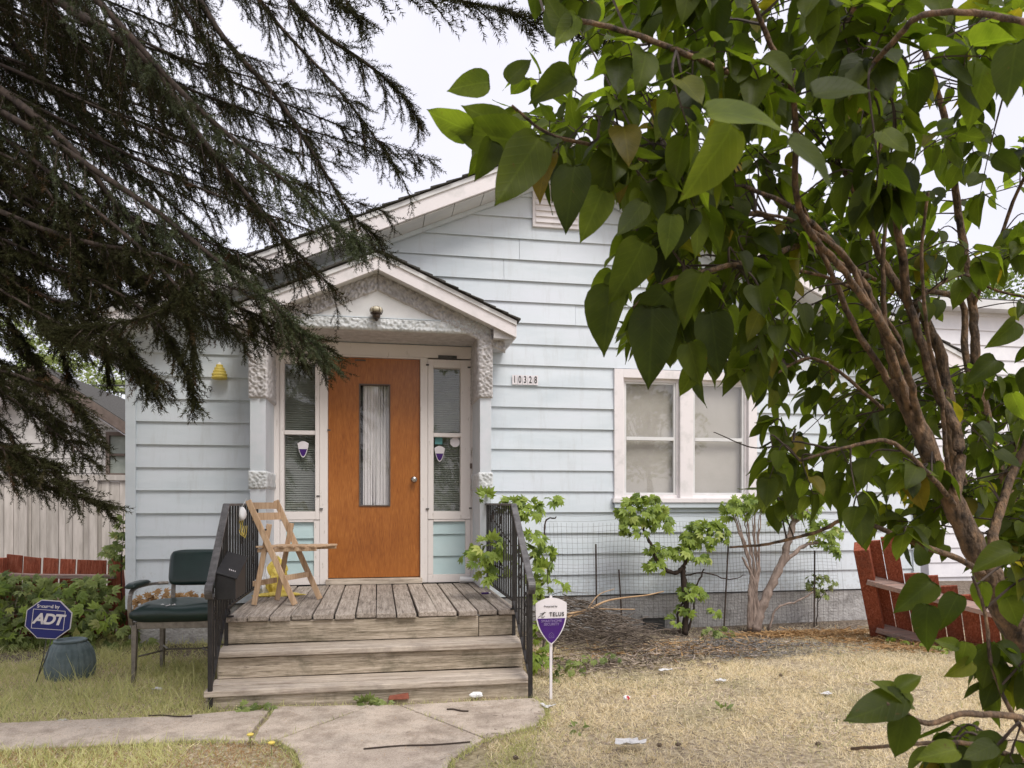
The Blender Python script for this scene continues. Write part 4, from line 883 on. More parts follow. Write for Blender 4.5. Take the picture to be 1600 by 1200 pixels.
text('Secured by', .031, (c.x + .0, c.y - .0045, c.z + .088), (pi / 2, -t_ * 0 + radians(4), 0), 'sign_white', sg_, off=.0008)
text('ADT', .098, (c.x - .002, c.y - .0055, c.z + .0), (pi / 2, radians(6), 0), 'sign_white', sg_, off=.0035, shear=.25, space=.86)
fr_ = MB(); w2, h2 = .098, .064
for a, b_ in (((-w2, -h2), (w2, -h2)), ((w2, -h2), (w2, h2)), ((w2, h2), (-w2, h2)), ((-w2, h2), (-w2, -h2))):
    rot = lambda p: Vector((c.x + p[0] * cos(radians(-6)) - p[1] * sin(radians(-6)), c.y - .0045, c.z + p[0] * sin(radians(-6)) + p[1] * cos(radians(-6))))
    fr_.beam(rot(a), rot(b_), .003, .002, up=(0, 1, 0))
fr_.build('logo_border', 'sign_white', sg_)
m = MB(); gq = G(52, 1068, .03)
m.tube([(c.x + .02, c.y + .008, c.z - .1), (c.x - .015, c.y + .008, c.z - .25), (gq.x, gq.y, .0)], .003, 6); m.tube([(c.x - .012, c.y + .008, c.z - .1), (c.x - .035, c.y + .008, c.z - .25), (gq.x + .01, gq.y, .0)], .003, 6); m.build('stake', 'wire', sg_)

c = D(861.5, 971, 4.75)
s2 = thing('yard_sign', (c.x, c.y, .03), 'white and purple shield shaped security sign on a white post', 'sign')
w_, h_ = .205, .305
def shield2(w, h, y, mat, nm, th):
    pts = []
    for i in range(13):
        a = i / 12; pts.append((c.x + (a - .5) * w, c.y + y, c.z + h * (.385 + .115 * sin(pi * a) ** .8)))
    for i in range(1, 24):
        a = i / 24; q = abs(1 - 2 * a); side = 1 if a < .5 else -1
        # side runs straight then curves to the point
        zz = h * (.385 - .885 * (i / 12 if i <= 12 else (24 - i) / 12)); tt = (i / 12 if i <= 12 else (24 - i) / 12)
        xx = .5 * w * (1 - tt ** 3.2) if i != 12 else 0; xx = .5 * w * (1 - max(0, (tt - .2) / .8) ** 2.3)
        pts.append((c.x + side * xx if i != 12 else c.x, c.y + y, c.z + zz))
    m = MB(); m.prism(pts, (0, th, 0)); return m.build(nm, mat, s2)
shield2(w_, h_, 0, 'sign_white', 'sign_plate', .006)
pts = [(c.x - .0925, c.y - .002, c.z + .02), (c.x + .0925, c.y - .002, c.z + .02)]
for i in range(1, 24):
    tt0 = (i / 12 if i <= 12 else (24 - i) / 12); side = 1 if i < 12 else -1
    zz = .02 - .160 * tt0 - 0; q = (.385 * h_ - zz) / (.885 * h_); xx = .5 * (w_ - .018) * (1 - max(0, (min(1, q * 1.02) - .2) / .8) ** 2.3)
    pts.append((c.x + (side * max(xx, .0) if i != 12 else 0), c.y - .002, c.z + zz))
m = MB(); m.prism(pts, (0, .0015, 0)); m.build('purple_field', 'sign_purple', s2)
text('Protected by', .017, (c.x - .005, c.y - .0035, c.z + .098), (pi / 2, 0, 0), 'ink_black', s2)
text('TELUS', .036, (c.x + .035, c.y - .0035, c.z + .045), (pi / 2, 0, 0), 'ink_black', s2, off=.0008, space=1.25, sx=.82)
m = MB(); q = Vector((c.x - .062, c.y - .0035, c.z + .043))
m.tube(spline([q + Vector(v) for v in ((-.025, 0, -.014), (.0, 0, .004), (.018, 0, .02), (.005, 0, .0), (-.004, 0, -.014), (.008, 0, -.014), (.018, 0, -.006))], 4), .0014, 4); m.tube([q + Vector((-.014, 0, .008)), q + Vector((.026, 0, .018))], .0012, 4); m.build('logo_swoosh', 'ink_black', s2)
text('SMARTHOME', .023, (c.x, c.y - .0035, c.z + .003), (pi / 2, 0, 0), 'ink_pale', s2, off=.0005); text('SECURITY', .023, (c.x, c.y - .0035, c.z - .018), (pi / 2, 0, 0), 'ink_pale', s2, off=.0005)
m = MB(); q = Vector((c.x, c.y - .0035, c.z - .09)); h5 = [(-.016, -.015), (.016, -.015), (.016, .006), (0, .02), (-.016, .006)]
for i in range(5): a, b_ = h5[i], h5[(i + 1) % 5]; m.beam(q + Vector((a[0], 0, a[1])), q + Vector((b_[0], 0, b_[1])), .0016, .0012, up=(0, 1, 0))
m.tube([q + Vector((.006 * cos(a * pi / 5), 0, .006 * sin(a * pi / 5) - .002)) for a in range(11)], .0009, 4); m.build('house_icon', 'ink_pale', s2)
m = MB(); m.beam((c.x, c.y + .015, .0), (c.x, c.y + .015, c.z + .165), .018, .012, up=(0, 1, 0)); m.build('post', 'sign_white', s2, bevel=.002)
# yellow skep-like ornament on the siding
c = P(343, 581, -.06)
o = thing('wall_ornament', c, 'small yellow beehive shaped ornament hanging on the pale blue siding', 'ornament')
m = MB(); prof = []
for i in range(5):
    r0 = (.068, .066, .056, .044, .03)[i]; z0 = -.065 + i * .026; prof += [(r0 * .92, z0), (r0, z0 + .008), (r0, z0 + .018), (r0 * .9, z0 + .025)]
m.lathe(prof, (c.x, c.y, c.z), 20); m.build('hive', 'yellow_plastic', o, smooth=True)
m = MB(); m.lathe([(.02, .062), (.012, .08), (.003, .09)], (c.x, c.y, c.z), 12); m.build('hive_top', 'white_plastic', o)
c = P(328, 607, -.05); m = MB(); m.tube([c + Vector((.018 * cos(a), 0, .018 * sin(a))) for a in np.linspace(2.6, -1.6, 9)] + [c + Vector((0, .02, -.03))], .004, 6); o = m.build('hook', 'wire'); tag(o, 'small bent wire hook on the siding under the beehive ornament', 'hook')

# ------------------------------------------------------------------ fences
def red_fence_left():
    f = thing('red_fence', P(90, 960, .5), 'faded red picket fence panel half hidden by plants left of the house', 'fence')
    Y = .50; z0 = lambda px: ZA(870 + (px) * .055, px, Y)
    for (a, b_, top) in ((-70, -6, 872), (2, 27, 868), (29, 56, 872), (60, 84, 873), (87, 111, 874), (114, 160, 876), (163, 178, 878)):
        x0, x1 = XA(a, Y), XA(b_, Y); zt = ZA(top, a, Y); m = MB(); d = rnd(-.01, .01)
        m.hexa([(x0, Y + .02, .0), (x1, Y + .02, .0), (x1, Y + .04, .0), (x0, Y + .04, .0), (x0, Y + .10, zt + d), (x1, Y + .10, zt - .01), (x1, Y + .12, zt - .01), (x0, Y + .12, zt + d)]); m.build('picket', 'red_wood', f, bevel=.003)
    for (pya, pyb, yy) in ((897, 903, -.005), (955, 960, -.04)):
        m = MB(); a, b_ = P(-70, pya - 2, Y + yy), P(181, pyb - 2, Y + yy); mid = (a + b_) / 2; mid.z -= .012
        for u, v in ((a, mid), (mid, b_)): m.beam(u, v, .09, .035)
        m.build('rail', 'red_wood_worn', f, bevel=.004)
    for px, le in ((0, .0), (186, -.06)):
        x = XA(px, Y); m = MB(); m.beam((x + .04 * (px > 0), Y + .03, -.05), (x + le * .3 - .01, Y + .02, ZA(872, px, Y)), .085, .085, up=(0, 1, 0)); m.build('post', 'red_wood', f, bevel=.005)
red_fence_left()
def red_fence_right():
    base = G(1372, 994, .04); f = thing('red_fence', base, 'leaning red picket fence panel against the right end of the house', 'fence')
    top = D(1346, 853, 6.45); b0 = base + Vector((-.02, -.05, -.03))
    d = Vector((cos(radians(-38)), sin(radians(-38)), 0)); up = (top - b0).normalized(); H = (top - b0).length; nn = d.cross(up).normalized()
    if nn.y > 0: nn = -nn
    m = MB(); m.beam(b0, top, .125, .14, up=nn); m.build('post', 'red_wood', f, bevel=.006)
    m = MB(); m.beam(b0 - up * .04, b0 + up * .10, .125, .13, up=nn); m.build('post_foot', 'shrub_bark', f)
    drop = Vector((0, 0, -.24))
    dd = (d + drop).normalized()
    for h in (.68, .17):
        a = b0 + up * H * h + nn * .03; b_ = a + dd * 1.12; m = MB(); m.beam(a, b_, .14, .045, up=(.1, -.5, 1)); m.build('rail', 'red_wood_worn', f, bevel=.004)
    s = .03
    for i in range(8):
        w_ = .125; o_ = b0 + dd * (s + w_ / 2) - nn * .06; hh = H * (1.12 if i == 1 else (1.04 if i == 0 else .90 - .035 * i + rnd(-.03, .03)))
        a = o_ + up * .02 + Vector((0, 0, .0)); m = MB(); e = o_ + up * hh
        m.beam(a, e, w_, .018, up=nn); q = m.build('picket', 'red_wood', f, bevel=.002); s += w_ + .016
    m = MB(); m.beam(b0 + dd * .35 + Vector((0, -.1, .02)), b0 + dd * 1.3 + Vector((0, -.15, .09)), .09, .03); m.build('fallen_board', 'red_wood_worn', f)
red_fence_right()
bf = thing('board_fence', (-5, 4.3, 0), 'tall beige vertical board fence behind the red fence', 'fence')
Y = 4.3; x = XA(-420, Y); xe = XA(260, Y); zt = ZA(752, 160, Y)
while x < xe:
    w_ = rnd(.085, .15); m = MB(); m.box(x, x + w_ - .006, Y + rnd(0, .008), Y + .03, .05, zt + rnd(-.01, .01)); m.build('fence_board', 'beige_fence', bf); x += w_
part('fence_cap', 'beige_fence', (XA(-420, Y), xe, Y - .04, Y + .06, zt + .012, zt + .09), bf)
for px in (-200, 36, 146, 235):
    x = XA(px, Y - .06); part('post', 'beige_fence', (x - .05, x + .05, Y - .07, Y - .012, 0, zt + .01), bf)
part('bottom_board', 'beige_fence', (XA(-420, Y), xe, Y - .012, Y - .002, .05, .25), bf)

# ------------------------------------------------------------------ neighbours
nb = thing('neighbour_house', (-10, 12, 0), 'beige sided neighbouring house with brown roof edge beyond the board fence', 'house')
Y = 10.0; a, b_ = P(96, 597, Y), P(196, 662, Y); sl_ = (a.z - b_.z) / (b_.x - a.x); xr = XA(185, Y)
rx = a.x - .5; rz = a.z + .5 * sl_ ; xe = b_.x + .25
zt = lambda x: rz - abs(x - rx) * sl_
m = MB(); m.prism([(2 * rx - xr, Y + .5, -.1), (xr + .4, Y + .5, -.1), (xr + .4, Y + .5, zt(xr + .4) - .25), (rx, Y + .5, rz - .25), (2 * rx - xr, Y + .5, zt(xr) - .25)], (0, 8, 0)); m.build('wall', 'neighbour_siding', nb)
for i in range(26):
    z = .5 + i * .16
    if z > zt(xr) - .35: break
    m = MB(); m.hexa([(rx - 2.0, Y + .47, z), (xr + .38, Y + .47, z), (xr + .38, Y + .5, z), (rx - 2.0, Y + .5, z), (rx - 2.0, Y + .49, z + .158), (xr + .38, Y + .49, z + .158), (xr + .38, Y + .5, z + .158), (rx - 2.0, Y + .5, z + .158)]); m.build('siding_board', 'neighbour_siding', nb)
for sg in (-1, 1):
    e = xe - rx
    m = MB(); p_ = lambda d, y, dz: (rx + sg * d, y, rz - d * sl_ + dz)
    m.hexa([p_(0, Y, -.08), p_(e, Y, -.08), p_(e, Y + 9, -.08), p_(0, Y + 9, -.08), p_(0, Y, .05), p_(e, Y, .05), p_(e, Y + 9, .05), p_(0, Y + 9, .05)]); m.build('roof', 'shingle', nb)
    m = MB(); m.hexa([p_(0, Y - .04, -.22), p_(e, Y - .04, -.22), p_(e, Y, -.22), p_(0, Y, -.22), p_(0, Y - .04, .03), p_(e, Y - .04, .03), p_(e, Y, .03), p_(0, Y, .03)]); m.build('fascia_board', 'brown_trim', nb)
    m = MB(); m.hexa([p_(0, Y + .002, -.26), p_(e, Y + .002, -.26), p_(e, Y + .5, -.26), p_(0, Y + .5, -.26), p_(0, Y + .002, -.24), p_(e, Y + .002, -.24), p_(e, Y + .5, -.24), p_(0, Y + .5, -.24)]); m.build('soffit', 'white_siding', nb)
wx0, wx1, wz0, wz1 = XA(166, Y + .4), XA(205, Y + .4), ZA(745, 180, Y + .4), ZA(675, 180, Y + .4)
m = MB(); ring(m, wx0, wx1, wz0, wz1, .07, .08, Y + .36, Y + .5); m.box(wx0, wx1, Y + .37, Y + .46, (wz0 + wz1) / 2 - .03, (wz0 + wz1) / 2 + .02); m.build('window_frame', 'brown_trim', nb)
part('window_pane', 'slat_blind', (wx0 + .07, wx1 - .07, Y + .44, Y + .46, wz0 + .08, wz1 - .08), nb, 0)
# white neighbour on the right
nr = thing('neighbour_house', (12, 3, 0), 'white horizontally sided house glimpsed behind the big leafy shrub', 'house')
Y = 3.4; x0, x1 = XA(1452, Y), XA(2300, Y); zt = ZA(489, 1540, Y)
part('wall', 'white_siding', (x0, x1, Y + .03, Y + 6, -.1, zt), nr, 0)
z = .1; i = 0
while z < zt - .05:
    m = MB(); z1 = min(z + .235, zt); m.hexa([(x0, Y, z), (x1, Y, z), (x1, Y + .03, z), (x0, Y + .03, z), (x0, Y + .02, z1), (x1, Y + .02, z1), (x1, Y + .03, z1), (x0, Y + .03, z1)]); m.build('siding_board', 'white_siding', nr); z += .235
part('roof_edge', 'soffit', (x0 - .25, x1, Y - .25, Y + 6.2, zt, zt + .14), nr)
part('roof_top', 'shingle', (x0 - .22, x1, Y - .22, Y + 6.2, zt + .142, zt + .17), nr)
for i, py in enumerate((598, 606, 592)):
    a, b_ = P(-300, py - 8, 16), P(330, py + 5 + 3 * i, 16); m = MB(); m.tube([a, (a + b_) / 2 - Vector((0, 0, .12)), b_], .014, 4)
    tag(m.build('power_line', 'wire'), ['thin dark overhead wire crossing the sky left of the house, middle one', 'thin dark overhead wire crossing the sky left of the house, lowest one', 'thin dark overhead wire crossing the sky left of the house, topmost one'][i], 'wire', 'overhead wires')

# ------------------------------------------------------------------ leaf templates
def oval_leaf(rows, fold=.22, droop=.25, w=1.0):
    V = []; UV = []; F = []
    for i, (t, hw) in enumerate(rows):
        for j, k in enumerate((-1, -.5, 0, .5, 1)):
            y = hw * k * w; V.append((t, y, fold * abs(y) - droop * t * t + .015 * sin(9 * t + 3 * k))); UV.append((t, y))
    for i in range(len(rows) - 1):
        for j in range(4):
            a = i * 5 + j; F += [(a, a + 5, a + 6), (a, a + 6, a + 1)]
    return np.array(V, float), np.array(F), np.array(UV, float)
HEART = [(-.05, .10), (-.075, .20), (-.02, .32), (.10, .405), (.26, .43), (.42, .385), (.58, .32), (.73, .225), (.85, .12), (.93, .045), (1.0, .003)]
LH = [oval_leaf(HEART, .30, .12, .74), oval_leaf(HEART, .15, .32, .80), oval_leaf(HEART, .60, .2, .80), oval_leaf(HEART, .10, -.15, .68)]
POINT = [(0, .01), (.2, .18), (.5, .225), (1, .005)]
def small_leaf(fold, droop, w):
    V = np.array([(t, hw * k * w, fold * abs(hw * k * w) - droop * t * t) for t, hw in POINT for k in (-1, 0, 1)], float); F = []
    for i in range(len(POINT) - 1):
        for j in range(2): a = i * 3 + j; F += [(a, a + 3, a + 4), (a, a + 4, a + 1)]
    return V, np.array(F), V[:, :2]
LP = [small_leaf(.35, .35, .98), small_leaf(.2, .1, 1.15)]
LQ = (np.array([(0, 0, 0), (.5, -.3, .08), (.5, .3, .08), (1, 0, -.1)]), np.array([(0, 1, 2), (2, 1, 3)]))
def fan_leaf(n=5):
    V = []; F = []; b = 0; v, f, _ = LP[0]
    for i in range(n):
        a = (i - (n - 1) / 2) * .62; s = 1 - .12 * abs(i - (n - 1) / 2); R = np.array([[cos(a), -sin(a), 0], [sin(a), cos(a), 0], [0, 0, 1]])
        V.append((v * s) @ R.T); F.append(f + b); b += len(v)
    return np.vstack(V), np.vstack(F)
FAN = fan_leaf(5)
def rdir(n):
    d = rng.normal(size=(n, 3)); return d / np.linalg.norm(d, axis=1, keepdims=True)

# ------------------------------------------------------------------ spruce
def twig_template(L=.13, n=48, nl=.028, wd=.0046, spread=1.08):
    V = []; F = []
    for i in range(n):
        t = (i + rng.random()) / n; a = rng.uniform(0, 2 * pi); sp = spread * (.75 + .4 * rng.random()) * (1 - .5 * max(0, t - .85) / .15)
        d = np.array([cos(sp), sin(sp) * cos(a), sin(sp) * sin(a)]); o = np.array([t * L, 0, 0]); l = nl * rng.uniform(.75, 1.1) * (1 - .25 * t)
        s = np.cross(d, rdir(1)[0]); s /= np.linalg.norm(s); b = len(V)
        V += [o - s * wd / 2, o + s * wd / 2, o + d * l]; F.append((b, b + 1, b + 2))
    return np.array(V), np.array(F)
TW = [twig_template() for _ in range(3)]
def spruce_limb(tree, pts, r0, seclen=.55, dens=1.0, droop=1.0, light=0.0, start=0.25, needle=1.0):
    sp = spline(pts, 7); n = len(sp); rad = [r0 * .62 * (1 - .93 * (i / (n - 1)) ** .8) for i in range(n)]
    lm = MB().tube(sp, rad, 7).build('limb', 'bark', tree, smooth=True)
    wood_ = MB(); org = []; dr = []; sc = []
    acc = 0; side = 1; tot = sum((sp[i + 1] - sp[i]).length for i in range(n - 1)); cur = 0
    for i in range(n - 1):
        seg = sp[i + 1] - sp[i]; L = seg.length; cur += L; acc += L
        fr_ = cur / tot
        if fr_ < start: acc = 0; continue
        T = seg.normalized()
        if proj(sp[i])[0] < -260: acc = 0; continue
        clump = .5 + .5 * sin(cur * 14 + r0 * 4000 + pts[-1][0] * 9)
        while acc > .033 / dens:
            acc -= .033 / dens; side = -side
            if random.random() > .30 + .95 * clump: continue
            p = sp[i] + seg * random.random(); lat = T.cross(Vector((0, 0, 1)))
            if lat.length < .2: lat = Vector((1, 0, 0))
            lat.normalize(); d = (T * rnd(.3, .9) + lat * side * rnd(.0, .8) + Vector((0, 0, rnd(-.9, .15)))).normalized()
            l = seclen * rnd(.3, 1.0) * (.6 + .55 * clump) * (1 - .55 * max(0, fr_ - .6) / .4); q = [p]; steps_ = max(3, int(l / .045)); dd = d.copy()
            for s_ in range(steps_):
                dd = (dd + Vector((rnd(-.12, .12), rnd(-.12, .12), -.20 * droop))).normalized(); q.append(q[-1] + dd * (l / steps_))
            wood_.tube(q, [.0040 * (1 - .7 * k_ / steps_) for k_ in range(len(q))], 3, cap=False)
            bare = random.random() < .12
            for k_ in range(1, len(q)):
                if bare and k_ < len(q) * .6: continue
                dv = (q[k_] - q[k_ - 1]).normalized(); org.append(q[k_ - 1]); dr.append(dv); sc.append(rnd(.5, .75))
                for s3 in (1, -1):
                    if random.random() < .38: continue
                    la = dv.cross(Vector((rnd(-1, 1), rnd(-1, 1), rnd(-.3, .3)))).normalized() * s3; d2 = (dv * .8 + la * .7 + Vector((0, 0, -.3 * droop))).normalized(); z_ = rnd(.45, 1.0) * (1 - .35 * k_ / len(q))
                    org.append(q[k_]); dr.append(d2); sc.append(z_)
        # needles on the limb itself near its end
        if fr_ > .55:
            for _ in range(5): org.append(sp[i] + seg * random.random()); dr.append((T + Vector((rnd(-.6, .6), rnd(-.6, .6), rnd(-.7, .45)))).normalized()); sc.append(rnd(.5, 1.0))
    wood_.build('twigs', 'twig_dark', lm, kind='stuff')
    org = np.array([tuple(v) for v in org]); dr = np.array([tuple(v) for v in dr]); sc = np.array(sc) * needle
    pick = rng.integers(0, 3, len(org)); Vs, Fs, Rs = [], [], []; b = 0
    for t in range(3):
        mk = pick == t
        if not mk.any(): continue
        M = frames(org[mk], dr[mk], rdir(mk.sum()), sc[mk]); v, f, r = scatter(*TW[t], M); Vs.append(v); Fs.append(f + b); Rs.append(r); b += len(v)
    me = npmesh('needles', np.vstack(Vs), np.vstack(Fs), np.concatenate(Rs))
    link('needles', me, 'needles_lit' if light else 'needles', lm, kind='stuff')
    return len(org)
spr = thing('spruce_tree', (-3.9, -2.4, 0), 'large dark spruce whose drooping boughs hang before the left of the house', 'tree')
MB().tube([(-3.9, -2.4, -.2), (-3.92, -2.42, 3), (-3.88, -2.4, 7), (-3.9, -2.4, 12)], [.24, .21, .15, .03], 14).build('trunk', 'bark', spr, smooth=True)
def L3(l): return [D(*p) for p in l]
LIMBS = [
    ([(-603, -500, 3.8), (-200, -220, 3.7), (90, 0, 3.6), (230, 95, 3.5), (310, 210, 3.4), (390, 310, 3.4), (460, 390, 3.4), (520, 450, 3.4)], .055, .55, 1.0, 0),
    ([(-603, -250, 3.8), (-200, 0, 3.6), (0, 140, 3.5), (110, 230, 3.4), (200, 340, 3.4), (320, 450, 3.4), (420, 500, 3.5), (500, 530, 3.6)], .05, .45, 1.0, 0),
    ([(-603, -700, 3.8), (0, -300, 3.8), (250, -80, 3.8), (350, 60, 3.8), (430, 150, 3.8), (490, 240, 3.8), (545, 330, 3.8), (590, 370, 3.8)], .045, .5, 1.0, 0),
    ([(-603, -900, 3.8), (100, -350, 3.8), (400, -60, 3.8), (490, 40, 3.8), (580, 105, 3.9), (630, 150, 3.9), (655, 190, 3.9)], .04, .5, 1.0, 0),
    ([(-603, 300, 3.8), (-250, 460, 3.4), (-50, 560, 3.2), (50, 595, 3.1), (110, 625, 3.1), (150, 670, 3.1)], .035, .40, 1.1, 0),
    ([(-603, 0, 3.8), (-100, 130, 3.5), (200, 300, 3.3), (330, 400, 3.2), (400, 450, 3.2), (470, 520, 3.3), (510, 560, 3.3)], .035, .38, 1.0, 1),
    ([(-603, -80, 3.8), (-100, 150, 3.6), (150, 330, 3.3), (270, 440, 3.1), (295, 500, 3.1), (300, 560, 3.1)], .03, .30, 1.0, 0),
    ([(-603, 100, 3.8), (-200, 200, 4.0), (0, 290, 4.2), (130, 360, 4.3), (230, 430, 4.4), (300, 480, 4.4)], .04, .5, 1.0, 0),
    ([(-603, -400, 3.8), (-100, -160, 4.1), (150, 30, 4.4), (260, 160, 4.5), (350, 270, 4.5), (430, 350, 4.5)], .04, .55, 1.0, 0),
    ([(-603, -1000, 3.8), (0, -480, 4.3), (300, -150, 4.5), (420, 20, 4.6), (520, 130, 4.6), (590, 220, 4.6), (625, 270, 4.6)], .04, .5, 1.0, 0),
    ([(-603, 200, 3.8), (-250, 300, 3.5), (-80, 380, 3.4), (20, 440, 3.4), (70, 490, 3.4)], .035, .38, 1.1, 0),
    ([(-603, -1000, 3.8), (-200, -500, 3.3), (50, -240, 3.1), (200, -90, 3.0), (300, 30, 3.0), (360, 120, 3.0)], .04, .5, 1.0, 0),
    ([(-603, -60, 3.8), (-200, 60, 4.4), (20, 100, 4.6), (130, 170, 4.8), (200, 250, 4.8)], .04, .5, 1.0, 0),
    ([(-603, 60, 3.8), (-200, 190, 3.5), (0, 240, 3.4), (90, 320, 3.3), (130, 420, 3.3)], .035, .42, 1.0, 0),
    ([(-603, -700, 3.8), (-300, -300, 3.9), (-60, -120, 4.0), (60, 0, 4.1), (140, 120, 4.1), (190, 200, 4.1)], .035, .5, 1.0, 0),
    ([(-603, 20, 3.8), (0, 330, 3.4), (250, 400, 3.2), (300, 440, 3.1), (240, 490, 3.1), (150, 510, 3.1), (90, 520, 3.1)], .025, .26, 1.0, 0),
    ([(-603, 360, 3.8), (-350, 500, 3.3), (-150, 640, 3.1), (-30, 690, 3.0), (40, 710, 3.0), (90, 730, 3.0)], .03, .33, 1.1, 0),
    ([(-603, -500, 3.8), (0, -130, 3.5), (300, 160, 3.3), (430, 270, 3.2), (510, 340, 3.2), (560, 380, 3.2)], .035, .36, 1.0, 1),
    ([(-603, -1300, 3.8), (0, -760, 3.2), (350, -300, 2.7), (520, -60, 2.4), (620, -20, 2.3), (740, 5, 2.2), (860, 35, 2.2), (930, 60, 2.2)], .016, .26, .42, 0),
    ([(-603, -1300, 3.8), (0, -760, 3.4), (300, -330, 2.9), (420, -110, 2.6), (500, -20, 2.5), (560, 25, 2.5)], .016, .22, .35, 0),
    ([(-603, -1300, 3.8), (100, -800, 3.6), (600, -420, 3.0), (850, -200, 2.9), (960, -80, 3.0), (1040, 0, 3.0)], .03, .34, .7, 0),
]
_rr = random.Random(21)
for tx, ty, sl_, dd_ in ((60, 240, .5, 4.2), (150, 360, .5, 3.9), (240, 230, .5, 4.4), (340, 330, .5, 3.9), (420, 430, .45, 3.7), (120, 120, .5, 4.3), (330, 180, .5, 4.3), (430, 200, .5, 4.5), (490, 290, .45, 4.2), (230, 450, .4, 3.6),
                          (30, 400, .45, 3.8), (540, 260, .4, 4.4), (200, 60, .5, 4.4), (320, 0, .5, 4.4), (20, 40, .5, 4.4), (560, 160, .45, 4.5), (60, 740, .28, 3.3), (130, 770, .24, 3.2), (165, 700, .3, 3.4), (20, 680, .3, 3.3), (165, 735, .2, 3.1), (90, 660, .3, 3.2), (235, 590, .24, 3.3), (265, 600, .18, 3.2), (310, 510, .2, 3.3), (672, 250, .25, 4.0), (612, 400, .24, 3.8), (535, 580, .18, 3.6), (200, 540, .3, 3.4), (400, 540, .26, 3.4), (520, 545, .22, 3.5), (455, 480, .34, 3.4), (600, 330, .34, 4.0), (645, 250, .34, 4.1), (60, 600, .3, 3.5), (420, 100, .5, 4.6), (10, 520, .25, 3.4), (470, 420, .42, 3.6), (300, 400, .42, 3.5), (170, 470, .35, 3.6), (480, 20, .4, 4.3), (400, 300, .45, 4.6), (90, 470, .35, 4.2)):
    y0_ = ty - 520 - _rr.uniform(-120, 120); m1 = .33; m2 = .68; f2 = lambda t, b_: (-603 + (tx + 603) * t, y0_ + (ty - y0_) * (t + b_), 3.8 + (dd_ - 3.8) * t)
    bow = _rr.uniform(-.03, .03) + .06 * (1 if ty < 500 else .3)
    LIMBS.append(([f2(0, 0), f2(m1, bow * .8), f2(m2, bow), f2(.86, bow * .6), f2(1, 0)], .026, sl_, .85, 0))
LIMBS.append(([(-603, 60, 3.8), (0, 380, 3.5), (150, 440, 3.3), (230, 490, 3.25), (270, 540, 3.2), (295, 590, 3.2), (305, 625, 3.2)], .018, .26, 1.3, 0))
LIMBS.append(([(-603, 120, 3.8), (0, 430, 3.5), (130, 480, 3.35), (190, 530, 3.3), (220, 575, 3.3), (240, 610, 3.3)], .016, .22, 1.2, 0))
LIMBS.append(([(-603, 400, 3.8), (-300, 560, 3.3), (-100, 690, 3.15), (20, 740, 3.1), (110, 770, 3.1), (165, 790, 3.1)], .018, .22, 1.2, 0))
tot = 0
for i, (pts, r0, sl_, dn, lt) in enumerate(LIMBS):
    tot += spruce_limb(spr, L3(pts), r0, sl_, dn * 1.0, 1.0, lt, start=.35 if i < 18 or i > 20 else .5)
print('twigs', tot)
limbs = [o for o in spr.children if o.name.split('.')[0] == 'limb']; _r2 = random.Random(4)
for li, o in enumerate(limbs):
    if li in (18, 19, 20) or _r2.random() < .42: continue
    for kk in range(1):
        c = o.copy(); COL.objects.link(c); c.parent = spr; dy = _r2.uniform(.45, 1.0) if kk == 0 else -_r2.uniform(.1, .3)
        dl = Vector((-.52 * dy + _r2.uniform(-.40, -.12), dy, _r2.uniform(.0, .35))); ang = _r2.uniform(-.04, .05)
        c.rotation_euler = (0, 0, ang); c.location = Vector(o.location) + dl
        # turn about the trunk, not about the mesh origin
        tr_ = Vector((-3.9, -2.4, 0)); rot = Matrix.Rotation(ang, 3, 'Z'); c.location += tr_ - rot @ tr_
        for g in o.children: d_ = g.copy(); COL.objects.link(d_); d_.parent = c

